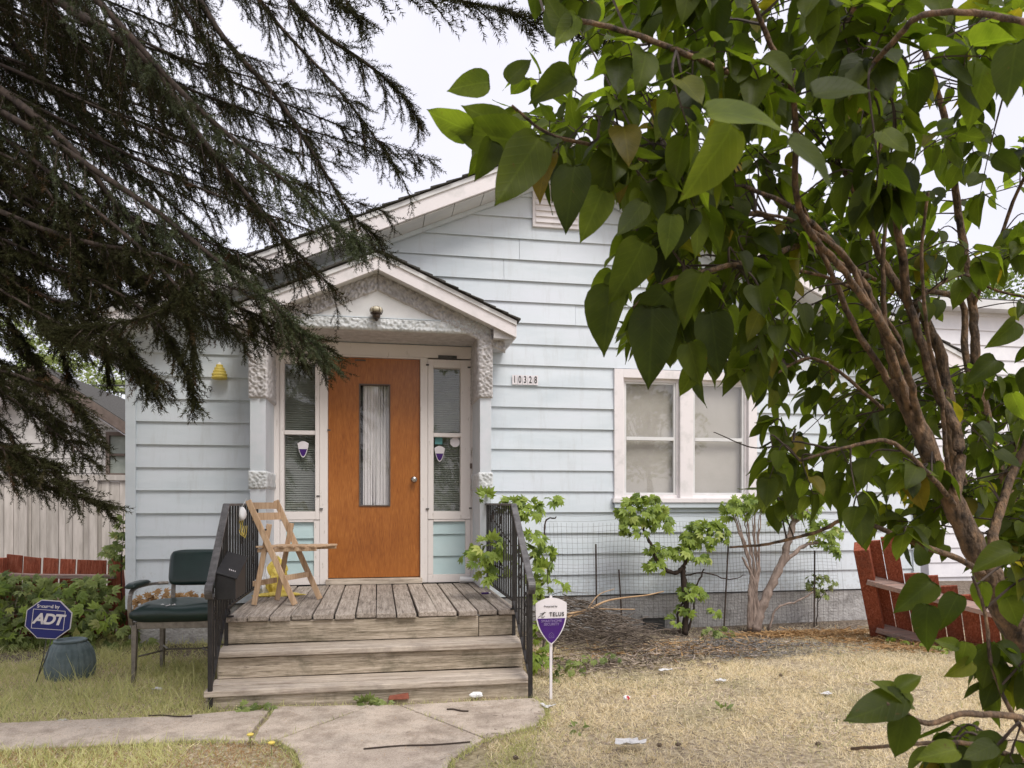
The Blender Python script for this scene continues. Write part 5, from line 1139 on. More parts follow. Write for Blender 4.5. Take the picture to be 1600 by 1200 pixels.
# ------------------------------------------------------------------ big leafy shrub in the foreground (heart-shaped leaves)
lil = thing('leafy_shrub', D(1760, 1560, 1.95), 'tall leafy shrub with heart shaped leaves arching over the right foreground', 'shrub')
LL = [
    ([(1770, 1640, 1.95), (1680, 1250, 1.9), (1610, 1040, 1.85), (1545, 900, 1.8), (1490, 790, 1.8), (1440, 680, 1.8), (1400, 590, 1.8)], .040, .018),
    ([(1400, 590, 1.8), (1375, 500, 1.8), (1340, 430, 1.75), (1290, 370, 1.7), (1230, 320, 1.6), (1160, 290, 1.5)], .012, .004),
    ([(1490, 790, 1.8), (1500, 690, 1.85), (1460, 600, 1.9), (1420, 480, 1.9), (1375, 400, 1.95), (1350, 330, 1.9), (1320, 270, 1.8)], .015, .006),
    ([(1420, 480, 1.9), (1395, 300, 1.8), (1370, 220, 1.7), (1345, 120, 1.6), (1330, 0, 1.5), (1320, -100, 1.5)], .011, .006),
    ([(1350, 430, 1.75), (1290, 400, 1.8), (1200, 340, 1.8), (1150, 330, 1.7), (1060, 270, 1.5), (960, 235, 1.35), (860, 210, 1.25), (800, 165, 1.2)], .008, .002),
    ([(1340, 130, 1.3), (1400, 60, 1.1), (1440, 25, 1.05), (1520, 20, 1.0), (1620, 40, .95), (1760, 80, .9)], .0045, .004),
    ([(1440, 680, 1.8), (1410, 560, 1.7), (1330, 440, 1.6), (1250, 330, 1.5), (1240, 150, 1.4), (1200, 60, 1.35), (1165, -30, 1.3)], .009, .004),
    ([(1640, 1300, 1.9), (1620, 1100, 2.1), (1540, 900, 2.2), (1505, 800, 2.2), (1490, 700, 2.2), (1470, 560, 2.2), (1430, 470, 2.2)], .032, .013),
    ([(1680, 1250, 1.9), (1640, 960, 2.3), (1570, 760, 2.4), (1530, 600, 2.4), (1520, 480, 2.4), (1500, 350, 2.4), (1480, 200, 2.3), (1440, 60, 2.2)], .02, .008),
    ([(1660, 1150, 2.2), (1640, 900, 2.5), (1560, 720, 2.5), (1510, 560, 2.6), (1500, 470, 2.6), (1400, 450, 2.5), (1330, 420, 2.4), (1240, 380, 2.3)], .016, .006),
    ([(1545, 900, 1.8), (1490, 870, 1.7), (1420, 845, 1.7), (1330, 810, 1.8), (1280, 830, 1.85), (1200, 850, 1.9), (1140, 855, 1.95)], .008, .003),
    ([(1500, 800, 1.8), (1450, 740, 1.7), (1390, 690, 1.7), (1320, 700, 1.7), (1250, 720, 1.7)], .007, .003),
    ([(1700, 1300, 1.4), (1640, 1150, 1.1), (1520, 1115, 1.0), (1450, 1130, .98), (1385, 1100, .97)], .006, .003),
    ([(1700, 1300, 1.4), (1640, 1210, 1.2), (1560, 1175, 1.1), (1500, 1160, 1.05), (1400, 1165, 1.02), (1330, 1170, 1.0)], .005, .0022),
    ([(1650, 1200, 1.7), (1590, 1130, 1.5), (1550, 1040, 1.5), (1540, 960, 1.5), (1520, 900, 1.5)], .005, .003),
    ([(1380, 640, 1.9), (1310, 580, 1.9), (1260, 560, 1.9), (1200, 590, 1.9), (1160, 590, 1.9)], .005, .0025),
    ([(1290, 370, 1.7), (1200, 400, 1.5), (1120, 420, 1.4), (1040, 440, 1.35), (990, 480, 1.3)], .007, .003),
    ([(1240, 150, 1.4), (1130, 110, 1.3), (1010, 60, 1.2), (900, 30, 1.15), (850, 20, 1.15)], .006, .003),
    ([(1480, 200, 2.3), (1530, 150, 2.0), (1600, 120, 1.8), (1680, 60, 1.6)], .006, .004),
    ([(1520, 480, 2.4), (1560, 380, 2.3), (1600, 280, 2.2), (1680, 200, 2.0)], .007, .004),
    ([(1570, 760, 2.4), (1600, 650, 2.3), (1640, 560, 2.3)], .008, .004),
    ([(1430, 670, 1.82), (1385, 590, 1.84), (1340, 520, 1.82), (1300, 430, 1.8), (1265, 350, 1.75), (1240, 290, 1.7)], .010, .004),
    ([(1420, 640, 1.78), (1390, 540, 1.74), (1350, 460, 1.7), (1320, 400, 1.66), (1250, 350, 1.6), (1180, 330, 1.55)], .009, .003),
    ([(1455, 700, 1.85), (1420, 600, 1.9), (1400, 520, 1.9), (1330, 450, 1.85), (1240, 420, 1.8), (1170, 410, 1.75)], .007, .003),
    ([(1400, 590, 1.8), (1385, 520, 1.82), (1380, 430, 1.8), (1385, 330, 1.75), (1400, 250, 1.7)], .008, .003),
    ([(1500, 800, 1.8), (1480, 720, 1.75), (1470, 620, 1.7), (1450, 520, 1.65), (1440, 400, 1.6), (1450, 300, 1.55)], .006, .003),
    ([(1545, 900, 1.85), (1560, 800, 1.95), (1600, 700, 2.0), (1640, 620, 2.0)], .014, .008),
    ([(1430, 470, 2.2), (1500, 430, 2.2), (1560, 455, 2.2), (1640, 470, 2.1)], .006, .003),
    ([(1290, 700, 1.75), (1240, 690, 1.8), (1180, 700, 1.85), (1115, 675, 1.9)], .003, .0012),
]
allpts = []
for pts, ra, rb in LL:
    sp = spline(L3(pts), 8); n = len(sp)
    for i in range(1, n - 1): sp[i] = sp[i] + Vector((rnd(-1, 1), rnd(-1, 1), rnd(-1, 1))) * min(.004, .22 * (ra + (rb - ra) * i / n))
    rad = [ra + (rb - ra) * i / (n - 1) for i in range(n)]
    rad = [r * (1 + .05 * sin(i * 1.7 + ra * 900)) for i, r in enumerate(rad)]
    MB().tube(sp, rad, 12 if ra > .012 else 7).build('stem', 'lilac_bark' if ra > .004 else 'twig_dark', lil, smooth=True)
    allpts += [(p, r) for p, r in zip(sp, rad)]
AP = np.array([tuple(p) for p, r in allpts])
LEAVES = []   # (org, dir, nrm, size)
def add_leaf(o, d, nrm, s): LEAVES.append((Vector(o), Vector(d).normalized(), Vector(nrm).normalized(), s))
def leaf_px(bx, by, tx, ty, d, tilt=None, dd=0):
    a, b_ = D(bx, by, d), D(tx, ty, d + dd); v = b_ - a; n_ = (_c - a).normalized() + Vector((rnd(-.5, .5), rnd(-.5, .5), rnd(-.5, .5))) if tilt is None else Vector(tilt); add_leaf(a + v * .12, v, n_, -v.length * (.80 if d < 1.3 and d > 1.0 else .86))
MAN = [  # outer leaves read off the outline
    (745, 205, 652, 180, 1.2), (770, 128, 690, 135, 1.25), (790, 130, 832, 88, 1.3), (800, 200, 715, 165, 1.2), (770, 215, 745, 288, 1.2), (850, 205, 762, 338, 1.15), (830, 225, 690, 200, 1.2),
    (900, 115, 820, 160, 1.2), (860, 60, 865, -20, 1.1), (905, 20, 860, 80, 1.05), (890, 50, 845, -10, 1.05), (900, 250, 880, 372, 1.2), (945, 290, 905, 385, 1.25), (1010, 310, 960, 380, 1.2), (1050, 280, 985, 375, 1.25),
    (960, 440, 935, 555, 1.3), (1010, 370, 955, 480, 1.25), (1020, 470, 1015, 610, 1.3), (1045, 450, 985, 520, 1.3), (1075, 530, 1095, 605, 1.35), (1050, 330, 1040, 410, 1.2), (1110, 480, 1125, 590, 1.35), (1100, 420, 1060, 510, 1.3),
    (1165, 575, 1125, 615, 1.8), (1175, 550, 1150, 515, 1.8), (1195, 590, 1175, 630, 1.75), (1220, 600, 1225, 630, 1.8), (1240, 690, 1200, 705, 1.8), (1255, 700, 1255, 735, 1.8), (1235, 730, 1180, 750, 1.8), (1250, 745, 1225, 805, 1.8), (1280, 750, 1280, 800, 1.8), (1310, 745, 1310, 805, 1.8), (1210, 755, 1180, 775, 1.8),
    (1095, 180, 1248, 168, .72, (0.1, -.75, .6)), (1225, 215, 1325, 275, .70, (.1, -.8, .5)), (1150, 185, 1070, 320, .75, (.6, -.7, .3)), (1262, 150, 1370, 130, .8, (0, -.8, .5)), (1590, 60, 1570, 165, 1.0),
    (1545, 85, 1510, 190, 1.3), (1480, 110, 1530, 85, 1.4), (1550, 240, 1600, 270, 1.4),
    (1430, 1105, 1365, 1058, .98, (.1, -.6, .8)), (1400, 1080, 1442, 1052, .98, (-.2, -.7, .7)), (1420, 1085, 1315, 1135, .97, (.1, -.6, .8)), (1415, 1110, 1400, 1190, .97), (1500, 1170, 1430, 1185, 1.0, (0, -.7, .7)), (1560, 1160, 1500, 1190, 1.0, (0, -.7, .7)),
    (1520, 1030, 1478, 1060, 1.5), (1510, 1000, 1500, 1050, 1.5), (1545, 1000, 1555, 1050, 1.5), (1500, 1010, 1460, 1000, 1.5), (1570, 1010, 1590, 1050, 1.5),
    (1460, 905, 1397, 957, 1.4), (1452, 940, 1438, 1020, 1.35), (1500, 925, 1466, 985, 1.35), (1590, 860, 1512, 890, 1.2, (.0, -.6, .7)), (1445, 885, 1432, 848, 1.6), (1535, 905, 1530, 960, 1.5), (1570, 930, 1600, 985, 1.5),
    (1450, 820, 1420, 860, 1.7), (1480, 850, 1470, 880, 1.7), (1395, 560, 1440, 570, 1.9), (1560, 560, 1510, 600, 1.6), (1590, 500, 1545, 545, 1.4), (1580, 610, 1600, 660, 1.5)]
for q in MAN: leaf_px(*q)
# clusters: (polygon, number, depth range)
ZONES = [
    ([(830, -40), (1640, -60), (1640, 60), (1420, 120), (1400, 280), (1250, 330), (1000, 330), (880, 260), (790, 215), (760, 170), (860, 90)], 155, (1.2, 2.1)),
    ([(960, 330), (1400, 300), (1480, 420), (1400, 560), (1240, 590), (1150, 560), (1060, 520), (980, 520), (960, 430)], 118, (1.35, 2.2)),
    ([(1330, 120), (1640, 220), (1640, 470), (1500, 440), (1400, 330)], 30, (1.7, 2.6)),
    ([(1140, 500), (1420, 500), (1470, 640), (1360, 680), (1240, 660), (1180, 590)], 36, (1.7, 2.2)),
    ([(1240, 640), (1400, 620), (1480, 820), (1370, 800), (1200, 790), (1200, 730)], 34, (1.6, 2.1)),
    ([(1470, 570), (1640, 560), (1640, 860), (1560, 900), (1500, 760)], 60, (1.9, 2.8)),
    ([(1500, 960), (1640, 950), (1640, 1080), (1520, 1060)], 6, (1.4, 1.9)),
    ([(1400, 1140), (1640, 1130), (1640, 1230), (1420, 1230)], 7, (1.0, 1.4)),
    ([(1560, 820), (1640, 820), (1640, 1000), (1590, 1000)], 6, (1.5, 2.2)),
]
twm = MB()
for poly, num, (d0, d1) in ZONES:
    px0, px1 = min(p[0] for p in poly), max(p[0] for p in poly); py0, py1 = min(p[1] for p in poly), max(p[1] for p in poly); c_ = 0
    while c_ < num:
        x, y = rnd(px0, px1), rnd(py0, py1)
        if not in_poly(np.array([x]), np.array([y]), poly)[0]: continue
        c_ += 1; p = D(x, y, rnd(2.0, 2.7) if (1240 < x < 1500 and 300 < y < 700) else rnd(d0, d1)); k_ = int(np.argmin(((AP - np.array(p)) ** 2).sum(1))); root = Vector(AP[k_])
        v = p - root
        if v.length > .55: root = p - v.normalized() * .4
        end = p + Vector((rnd(-.04, .04), rnd(-.04, .04), rnd(-.06, .02))); mid = (root + end) / 2 + Vector((rnd(-.03, .03), rnd(-.03, .03), rnd(.0, .06)))
        st = spline([root, mid, end], 5); twm.tube(st, [.0028 - .0016 * i / (len(st) - 1) for i in range(len(st))], 4, cap=False)
        nl = random.choice((2, 3, 3, 4)); az = rnd(0, 6.28)
        for j in range(nl):
            q = st[max(0, len(st) - 1 - j * 2)]; T = (st[-1] - st[-3]).normalized(); a1 = T.orthogonal().normalized(); a2 = T.cross(a1); ang = az + j * pi / 2
            for sgn in (1, -1):
                lat = (a1 * cos(ang) + a2 * sin(ang)) * sgn; d = (T * .35 + lat * .7 + Vector((0, 0, -.55))).normalized(); s_ = rnd(.042, .080)
                b_ = q + (T * .3 + lat).normalized() * .018; twm.tube([q, b_], .0011, 3, cap=False)
                nrm = (Vector((0, 0, 1)) + Vector((rnd(-.7, .7), rnd(-.9, .5), rnd(-.2, .3))) + lat * .3); add_leaf(b_, d, nrm, s_)
        add_leaf(st[-1], (st[-1] - st[-3]).normalized() + Vector((0, 0, -.6)), Vector((rnd(-.6, .6), rnd(-.8, .4), 1)), rnd(.06, .09))
twm.build('twigs', 'twig_dark', lil, kind='stuff')
scored = []
for L_i, (o, d, nrm, s) in enumerate(LEAVES):
    s = abs(s)
    x, y, dd = proj(o + d * s * .5); inside = -20 < x < 1620 and -20 < y < 1220; scored.append((-(s / dd) if inside else 1, L_i))
scored.sort(); first = [i for _, i in scored[:295]]; rest = [i for _, i in scored[295:]]
LM = [npmesh('leaf', v, f, np.zeros(len(v)), uv) for v, f, uv in LH]
for me in LM: me.materials.append(MAT['lilac_leaf']); me.polygons.foreach_set('use_smooth', [True] * len(me.polygons))
def mat4(o, d, nrm, s):
    wn = 1.0 if s < 0 else 1.06; s = abs(s); y = nrm.cross(d).normalized(); z = d.cross(y).normalized(); y = y * wn; M = Matrix.Identity(4)
    for i in range(3): M[i][0], M[i][1], M[i][2], M[i][3] = d[i] * s, y[i] * s, z[i] * s, o[i]
    return M
lw = Vector(lil.location)
for i in first:
    o, d, nrm, s = LEAVES[i]; ob = bpy.data.objects.new('leaf', random.choice(LM)); COL.objects.link(ob); ob.parent = lil; M = mat4(o - lw, d, nrm, s); ob.matrix_local = M
Vs, Fs, Rs, Us = [], [], [], []; b = 0; grp = [[], [], [], []]
for i in rest: grp[random.randrange(4)].append(i)
for t in range(4):
    if not grp[t]: continue
    M = np.array([np.array(mat4(*LEAVES[i]))[:3] for i in grp[t]]); v, f, r = scatter(LH[t][0], LH[t][1], M); Vs.append(v); Fs.append(f + b); Rs.append(r); Us.append(np.tile(LH[t][2], (len(M), 1))); b += len(v)
me = npmesh('leaves', np.vstack(Vs), np.vstack(Fs), np.concatenate(Rs), np.vstack(Us)); link('leaves', me, 'lilac_leaf', lil, kind='stuff', smooth=True)
print('leaves', len(LEAVES))

# ------------------------------------------------------------------ foliage clumps for the plants by the house
def foliage(name, blobs, mat, parent, tmpl=FAN, size=(.05, .085), face=(0, -1, .5), droop=.6, kind='stuff'):
    """blobs: (center, (rx,ry,rz), n) ellipsoids filled towards their skin"""
    O, Dd, Nn, Sc = [], [], [], []
    for c, r, n in blobs:
        c = np.array(c); r = np.array(r); u = rdir(n); u[:, 2] = np.where(u[:, 2] < -.6, -u[:, 2], u[:, 2]); rad = rng.uniform(.35, 1.0, (n, 1)) ** .6
        p = c + u * r * rad; out = u * .8 + rdir(n) * .5; out[:, 2] -= droop; nm = np.array(face) + u * .5 + rdir(n) * .45
        O.append(p); Dd.append(out); Nn.append(nm); Sc.append(rng.uniform(size[0], size[1], n))
    M = frames(np.vstack(O), np.vstack(Dd), np.vstack(Nn), np.concatenate(Sc)); v, f, r = scatter(tmpl[0], tmpl[1], M)
    return link(name, npmesh(name, v, f, r), mat, parent, kind=kind)
def stems(parent, lst, mat='shrub_bark', nm='stem', jit=.006, n=9):
    for pts, ra, rb in lst:
        sp = spline(pts, 6); k_ = len(sp); sp = [sp[0]] + [p + Vector((rnd(-jit, jit), rnd(-jit, jit), rnd(-jit, jit))) for p in sp[1:]]
        MB().tube(sp, [(ra + (rb - ra) * i / (k_ - 1)) * (1 + .14 * sin(i * 2.1 + ra * 500)) for i in range(k_)], n).build(nm, mat, parent, smooth=True)
YV = -.45
def V(px, py, y=YV): return P(px, py, y)
def cl(px, py, wpx, hpx, n, y=YV, ry=.13):
    c = V(px, py, y); s = (Vector(c) - _c).dot(_f) / FPX; return (tuple(c), (wpx * s, ry, hpx * s), n)
# vine shrub under the window, left one
s1 = thing('climbing_shrub', V(1072, 985), 'green leafed shrub with dark gnarled stem under the left of the window', 'shrub')
stems(s1, [([V(1070, 992), V(1072, 950), V(1068, 900), V(1068, 885)], .032, .024), ([V(1068, 888), V(1050, 895), V(1030, 880), V(1020, 860), V(1012, 840), V(1000, 815)], .022, .012), ([V(1068, 888), V(1075, 865), V(1090, 845), V(1100, 820)], .018, .01),
            ([V(1062, 990), V(1060, 955), V(1085, 920), V(1100, 890)], .014, .007), ([V(1068, 900), V(1100, 895), V(1140, 905), V(1165, 898)], .008, .004), ([V(1075, 985), V(1085, 945), V(1082, 930)], .012, .006)], 'bark')
foliage('foliage', [cl(1005, 798, 42, 26, 120), cl(995, 826, 28, 18, 60), cl(1030, 815, 20, 22, 40), cl(1028, 862, 16, 12, 34), cl(1026, 885, 14, 16, 26), cl(1066, 865, 22, 12, 36), cl(1105, 835, 38, 22, 120), cl(1090, 865, 24, 18, 50), cl(1082, 930, 22, 16, 46), cl(1072, 955, 14, 10, 14), cl(1112, 958, 12, 8, 10), cl(1050, 972, 10, 6, 8)], 'vine_leaf', s1, size=(.035, .09))
# pale-stemmed shrub, right
s2 = thing('pruned_shrub', V(1178, 980), 'thick pale stemmed pruned shrub with leaf tufts under the right of the window', 'shrub')
mult = []
for i in range(12):
    t = rnd(-1, 1); mult.append(([V(1175 + t * 6, 985), V(1176 + t * 6, 930), V(1180 + t * 8, 890), V(1172 + t * 16, 840), V(1168 + t * 26, 800 + rnd(-8, 8))], rnd(.010, .018), .004))
stems(s2, mult + [([V(1180, 985), V(1190, 950), V(1205, 915), V(1222, 880), V(1232, 845), V(1240, 815)], .05, .03), ([V(1218, 885), V(1240, 865), V(1262, 850), V(1285, 848)], .024, .014), ([V(1185, 960), V(1178, 910), V(1160, 870)], .022, .01),
            ([V(1240, 815), V(1232, 790), V(1228, 775)], .02, .006), ([V(1240, 818), V(1258, 800), V(1270, 795)], .02, .006), ([V(1200, 985, -.4), V(1215, 950, -.4), V(1245, 940, -.4), V(1270, 925, -.4)], .012, .008)])
foliage('foliage', [cl(1165, 790, 44, 14, 80), cl(1150, 805, 26, 14, 36), cl(1195, 785, 22, 12, 30), cl(1230, 800, 26, 16, 50), cl(1262, 800, 24, 16, 44), cl(1290, 830, 30, 16, 60), cl(1288, 852, 20, 10, 26), cl(1300, 860, 10, 8, 10), cl(1215, 815, 18, 12, 20)], 'vine_leaf', s2, size=(.03, .085))
s3 = thing('small_shrub', V(1278, 935, -.25), 'small dark leafed shoot growing through the wire by the foundation', 'plant')
stems(s3, [([V(1275, 985, -.25), V(1278, 940, -.25), V(1270, 915, -.25)], .006, .003), ([V(1278, 940, -.25), V(1295, 918, -.25)], .004, .002)], 'bark')
foliage('foliage', [cl(1280, 912, 30, 14, 40, -.25, .08), cl(1285, 930, 14, 8, 10, -.25, .06)], 'low_leaf', s3, size=(.035, .06))
# vine over the right railing
s4 = thing('climbing_vine', P(800, 1000, -1.3), 'leafy green vine climbing over the right railing beside the deck', 'vine')
YR = -1.15
stems(s4, [([P(845, 1040, -1.7), P(850, 990, -1.5), P(845, 940, -1.3), P(820, 880, YR), P(790, 840, YR)], .008, .004), ([P(820, 880, YR), P(850, 850, -.9), P(852, 815, -.8), P(870, 808, -.7)], .010, .006), ([P(790, 840, YR), P(770, 800, -.9), P(810, 780, -.7), P(830, 790, -.6)], .005, .003),
            ([P(862, 1040, -1.8), P(866, 985, -1.6), P(855, 900, -1.3), P(868, 870, -1.2)], .004, .002), ([P(805, 900, YR), P(760, 880, -1.3), P(730, 890, -1.3)], .005, .002)], 'bark')
foliage('foliage', [cl(765, 858, 30, 22, 36, -1.3, .16), cl(742, 875, 20, 14, 24, -1.3, .12), cl(782, 880, 22, 26, 26, -1.2, .15), cl(760, 903, 16, 10, 14, -1.3), cl(828, 800, 26, 20, 40, -.9, .14), cl(800, 790, 24, 10, 20, -.8), cl(758, 778, 10, 8, 8, -.6), cl(832, 852, 24, 26, 30, -1.0, .16), cl(850, 875, 18, 20, 26, -1.0, .14), cl(842, 900, 18, 22, 30, -1.1), cl(870, 915, 14, 14, 10, -1.2), cl(838, 935, 12, 20, 22, -1.3), cl(845, 1000, 12, 32, 18, -1.75, .1), cl(842, 1035, 12, 16, 20, -1.8, .08), cl(858, 782, 26, 6, 10, -.6)], 'vine_leaf', s4, size=(.035, .09))
# low plants left, in front of the red fence
s5 = thing('leafy_plant', G(90, 1010, .03), 'sprawling green leafy plants in front of the left red fence', 'plants')
foliage('foliage', [((G(px, 1000, .03).x, .22 + rnd(-.1, .08) - (.35 if h < .2 else 0), .03 + h * .8), (.26, .16, .20), nn) for px, h, nn in [(-100, .58, 60), (-20, .55, 70), (20, .52, 60), (55, .56, 60), (95, .50, 60), (130, .54, 60), (160, .48, 50), (-120, .4, 60), (-60, .4, 70), (0, .36, 70), (30, .44, 60), (60, .36, 60), (100, .4, 60), (140, .38, 70), (170, .30, 60), (30, .15, 70), (80, .15, 60), (130, .12, 60), (195, .16, 50), (180, .12, 50), (-20, .12, 60), (215, .08, 25)] for nn in (nn * 11 // 20,)], 'low_leaf', s5, size=(.055, .10))
foliage('bright_foliage', [((G(px, 1000, .03).x, -.05 + rnd(-.2, .2), .12 + h), (.22, .14, .12), 11) for px, h in ((10, .1), (40, .3), (90, .15), (120, .35), (150, .1), (175, .2), (-30, .25), (60, .0), (20, .42), (145, .02))], 'vine_leaf', s5, size=(.05, .11))
st_ = MB()
for i in range(90):
    x = rnd(-4.2, -2.4); y = rnd(-.1, .35); st_.tube(spline([(x, y, .0), (x + rnd(-.1, .1), y + rnd(-.1, .1), rnd(.2, .35)), (x + rnd(-.25, .25), y + rnd(-.2, .1), rnd(.3, .55))], 4), .003, 3, cap=False)
st_.build('stems', 'dead_twig', s5, kind='stuff')
s6 = thing('dry_plant', P(275, 935, -.35), 'patch of brown withered leaves behind the green armchair', 'plant')
foliage('foliage', [(tuple(P(px, py, -.4)), (.12, .15, .1), 40) for px, py in ((250, 940), (275, 945), (300, 942), (225, 950), (265, 960), (290, 965))], 'dead_leaf', s6, size=(.035, .06))
s6b = thing('leafy_plant', P(192, 880, .2), 'thin yellow green plant growing at the house corner behind the fence', 'plants')
foliage('foliage', [(tuple(P(185, 880, .3)), (.10, .1, .3), 40), (tuple(P(192, 840, .3)), (.05, .08, .25), 18), (tuple(P(175, 865, .3)), (.08, .1, .12), 18)], 'low_leaf', s6b, size=(.04, .07))
stems(s6b, [([P(190, 960, .3), P(190, 900, .3), P(193, 800, .3)], .006, .003)], 'bark')
s7 = thing('weed_clump', G(940, 1050, .03), 'low green weeds around the foot of the brush pile', 'weeds')
foliage('foliage', [((G(px, py, .03).x, G(px, py, .03).y, .06), (.10, .08, .07), 14) for px, py in ((900, 1055), (920, 1045), (880, 1065), (955, 1040), (870, 1045), (1110, 1000), (1130, 998))], 'low_leaf', s7, size=(.03, .06))
s8 = thing('weed_clump', G(575, 1092, .05), 'yellow green weeds at the foot of the bottom step', 'weeds')
foliage('foliage', [((G(px, 1094, .05).x, -2.40, .05), (.07, .04, .05), 16) for px in (560, 580, 595, 420, 400)], 'low_leaf', s8, size=(.03, .055))
for q_, (px, py, lb) in enumerate(((905, 1140, 'small green weed in the dry lawn near the path edge'), (1320, 1130, 'flat green weed in the dry lawn below the small pale scrap'), (1130, 1110, 'small weed in the middle of the dry lawn'))):
    w_ = thing('weed', G(px, py, .04), lb, 'weed', 'weeds in the dry lawn'); c_ = G(px, py, .045); foliage('foliage', [((c_.x, c_.y, .05), (.05, .05, .02), 12)], 'low_leaf', w_, tmpl=LP[0][:2], size=(.03, .055), droop=.1)
s9 = thing('weed_clump', G(1450, 1030, .03), 'yellowish weeds on the lawn beside the leaning red fence', 'weeds')
foliage('foliage', [((G(px, py, .03).x, G(px, py, .03).y, .05), (.10, .08, .04), 14) for px, py in ((1400, 1008), (1425, 1013), (1455, 1015), (1475, 1020))], 'vine_leaf', s9, size=(.03, .05))

# ------------------------------------------------------------------ wire mesh and stakes
wf = thing('wire_fence', (3.0, -.3, 0), 'fine rectangular wire mesh strung on thin stakes along the wall', 'fence')
xw0, xw1, zw1 = XA(846, -.3), XA(1318, -.3), 1.22
def wy(x, z): return -.30 + .05 * sin(x * 2.1) + .03 * sin(z * 3 + x)
rows = MB(); z = .06
while z <= zw1:
    pts = []; x = xw0 + (.0 if z < .95 else .0)
    while x <= xw1 + .02: pts.append((x, wy(x, z), z + .012 * sin(x * 3.1 + z) + .008 * sin(x * 9))); x += .16
    rows.tube(pts, .0011, 3, cap=False); z += .05 if z > .72 else .033
x = xw0
while x <= xw1:
    pts = [(x + .008 * sin(z * 8 + x * 5), wy(x, z), z) for z in np.arange(.03, zw1 + .01, .12)]; rows.tube(pts, .0011, 3, cap=False); x += .05 if (int(x * 3) % 2) else .037
rows.build('mesh_wires', 'wire', wf, kind='stuff')
for (pa, ya, pb, yb_) in ((931, 850, 932, 932), (1138, 850, 1130, 990), (1273, 860, 1272, 990), (967, 890, 972, 960)):
    a, b_ = P(pa, ya, -.33), P(pb, yb_, -.33); m = MB(); m.tube([a, b_ - Vector((0, 0, .1))], .008, 6); m.build('stake', 'twig_dark', wf)

# ------------------------------------------------------------------ brush pile
bp_ = thing('brush_pile', G(950, 1020, .03), 'heap of dead cut twigs and branches piled against the foundation', 'brush pile')
tw = MB(); rr = random.Random(5)
for i in range(330):
    c = G(rr.uniform(875, 1015), rr.uniform(990, 1035), .04); h = max(0, .42 - abs(c.x - 1.75) * .42) * rr.random() + .03; c.z = h; c.y = rr.uniform(-1.25, -.25)
    a = rr.gauss(0, .5); l = rr.uniform(.12, .5); d = Vector((cos(a), sin(a) * .6, rr.gauss(-.12, .22))); k_ = Vector((rr.uniform(-1, 1), rr.uniform(-1, 1), rr.uniform(-.6, 1))) * l * .13
    a_, b_ = c - d * l / 2, c + d * l / 2; a_.z = max(a_.z, .05); b_.z = max(b_.z, .05); tw.tube(spline([a_, c + k_, b_], 3), [rr.uniform(.003, .006) * (1 - .08 * q) for q in range(7)], 4, cap=False)
o = tw.build('twigs', 'dead_twig', bp_, kind='stuff')
for pts, ra in (([(885, 965, -.9), (915, 955, -.8), (945, 940, -.7), (975, 934, -.6), (1010, 930, -.55), (1037, 924, -.5)], .012), ([(885, 960, -.9), (925, 952, -.8), (960, 952, -.75), (992, 952, -.7)], .010), ([(990, 1010, -.9), (1030, 1006, -.8), (1080, 1002, -.7), (1160, 998, -.6)], .012), ([(915, 956, -.8), (935, 930, -.75), (960, 920, -.7)], .006)):
    sp = spline([P(*q) for q in pts], 5); MB().tube(sp, [ra * (1 - .6 * i / len(sp)) for i in range(len(sp))], 7).build('branch', 'pale_branch', bp_, smooth=True)
# burnt ash / straw litter near the wall
def litter(name, mat, label, cat, spots, n, size, z=.05, flat=True):
    O = []
    for (px, py, rx, ry) in spots:
        c = G(px, py, .04)
        for _ in range(int(n / len(spots))): O.append((c.x + rng.normal() * rx, c.y + rng.normal() * ry, z + rng.random() * .012))
    O = np.array(O); O = O[O[:, 1] < -.03]; d = rdir(len(O)); d[:, 2] *= .12; nm = rdir(len(O)) * .5 + np.array([0, 0, 1]); tv = np.array([(0, -.5, 0), (1, -.3, .05), (1, .3, 0), (0, .5, .05)]) * np.array([1, .10, 1]); tf = np.array([(0, 1, 2), (0, 2, 3)])
    M = frames(O, d, nm, rng.uniform(*size, len(O))); v, f, r = scatter(tv, tf, M); o = link(name, npmesh(name, v, f, r), mat, kind='stuff'); tag(o, label, cat); return o
litter('ash', 'ash', 'dark ash and charred bits on the bare soil below the pruned shrub', 'ash', [(1160, 1012, .35, .10), (1230, 1012, .35, .12), (1130, 1005, .25, .08), (1190, 1025, .4, .08)], 4200, (.02, .06))
litter('straw', 'dead_leaf', 'orange brown straw and needles against the foundation', 'straw', [(1310, 992, .3, .08), (1360, 1000, .3, .1), (1230, 992, .3, .05), (1450, 1010, .35, .12), (1070, 1015, .6, .2)], 2600, (.04, .13))
litter('straw', 'dead_twig', 'grey brown twig litter on the ground before the brush pile', 'twigs', [(940, 1040, .4, .2), (1000, 1030, .4, .2), (1060, 1020, .4, .15)], 2600, (.03, .10))

litter('thatch', 'dead_twig', 'scattered brown needles and stalks lying in the dry lawn', 'thatch', [(px, py, .45, .22) for px in (950, 1100, 1250, 1400, 1000, 1200) for py in (1080, 1130, 1180)], 2600, (.015, .05), .06)
litter('crumbs', 'dead_leaf', 'small seeds, needles and crumbs strewn on the concrete path', 'crumbs', [(px, py, .35, .10) for px, py in ((100, 1140), (300, 1135), (480, 1115), (640, 1150), (780, 1110), (600, 1185))], 420, (.006, .022), .064)
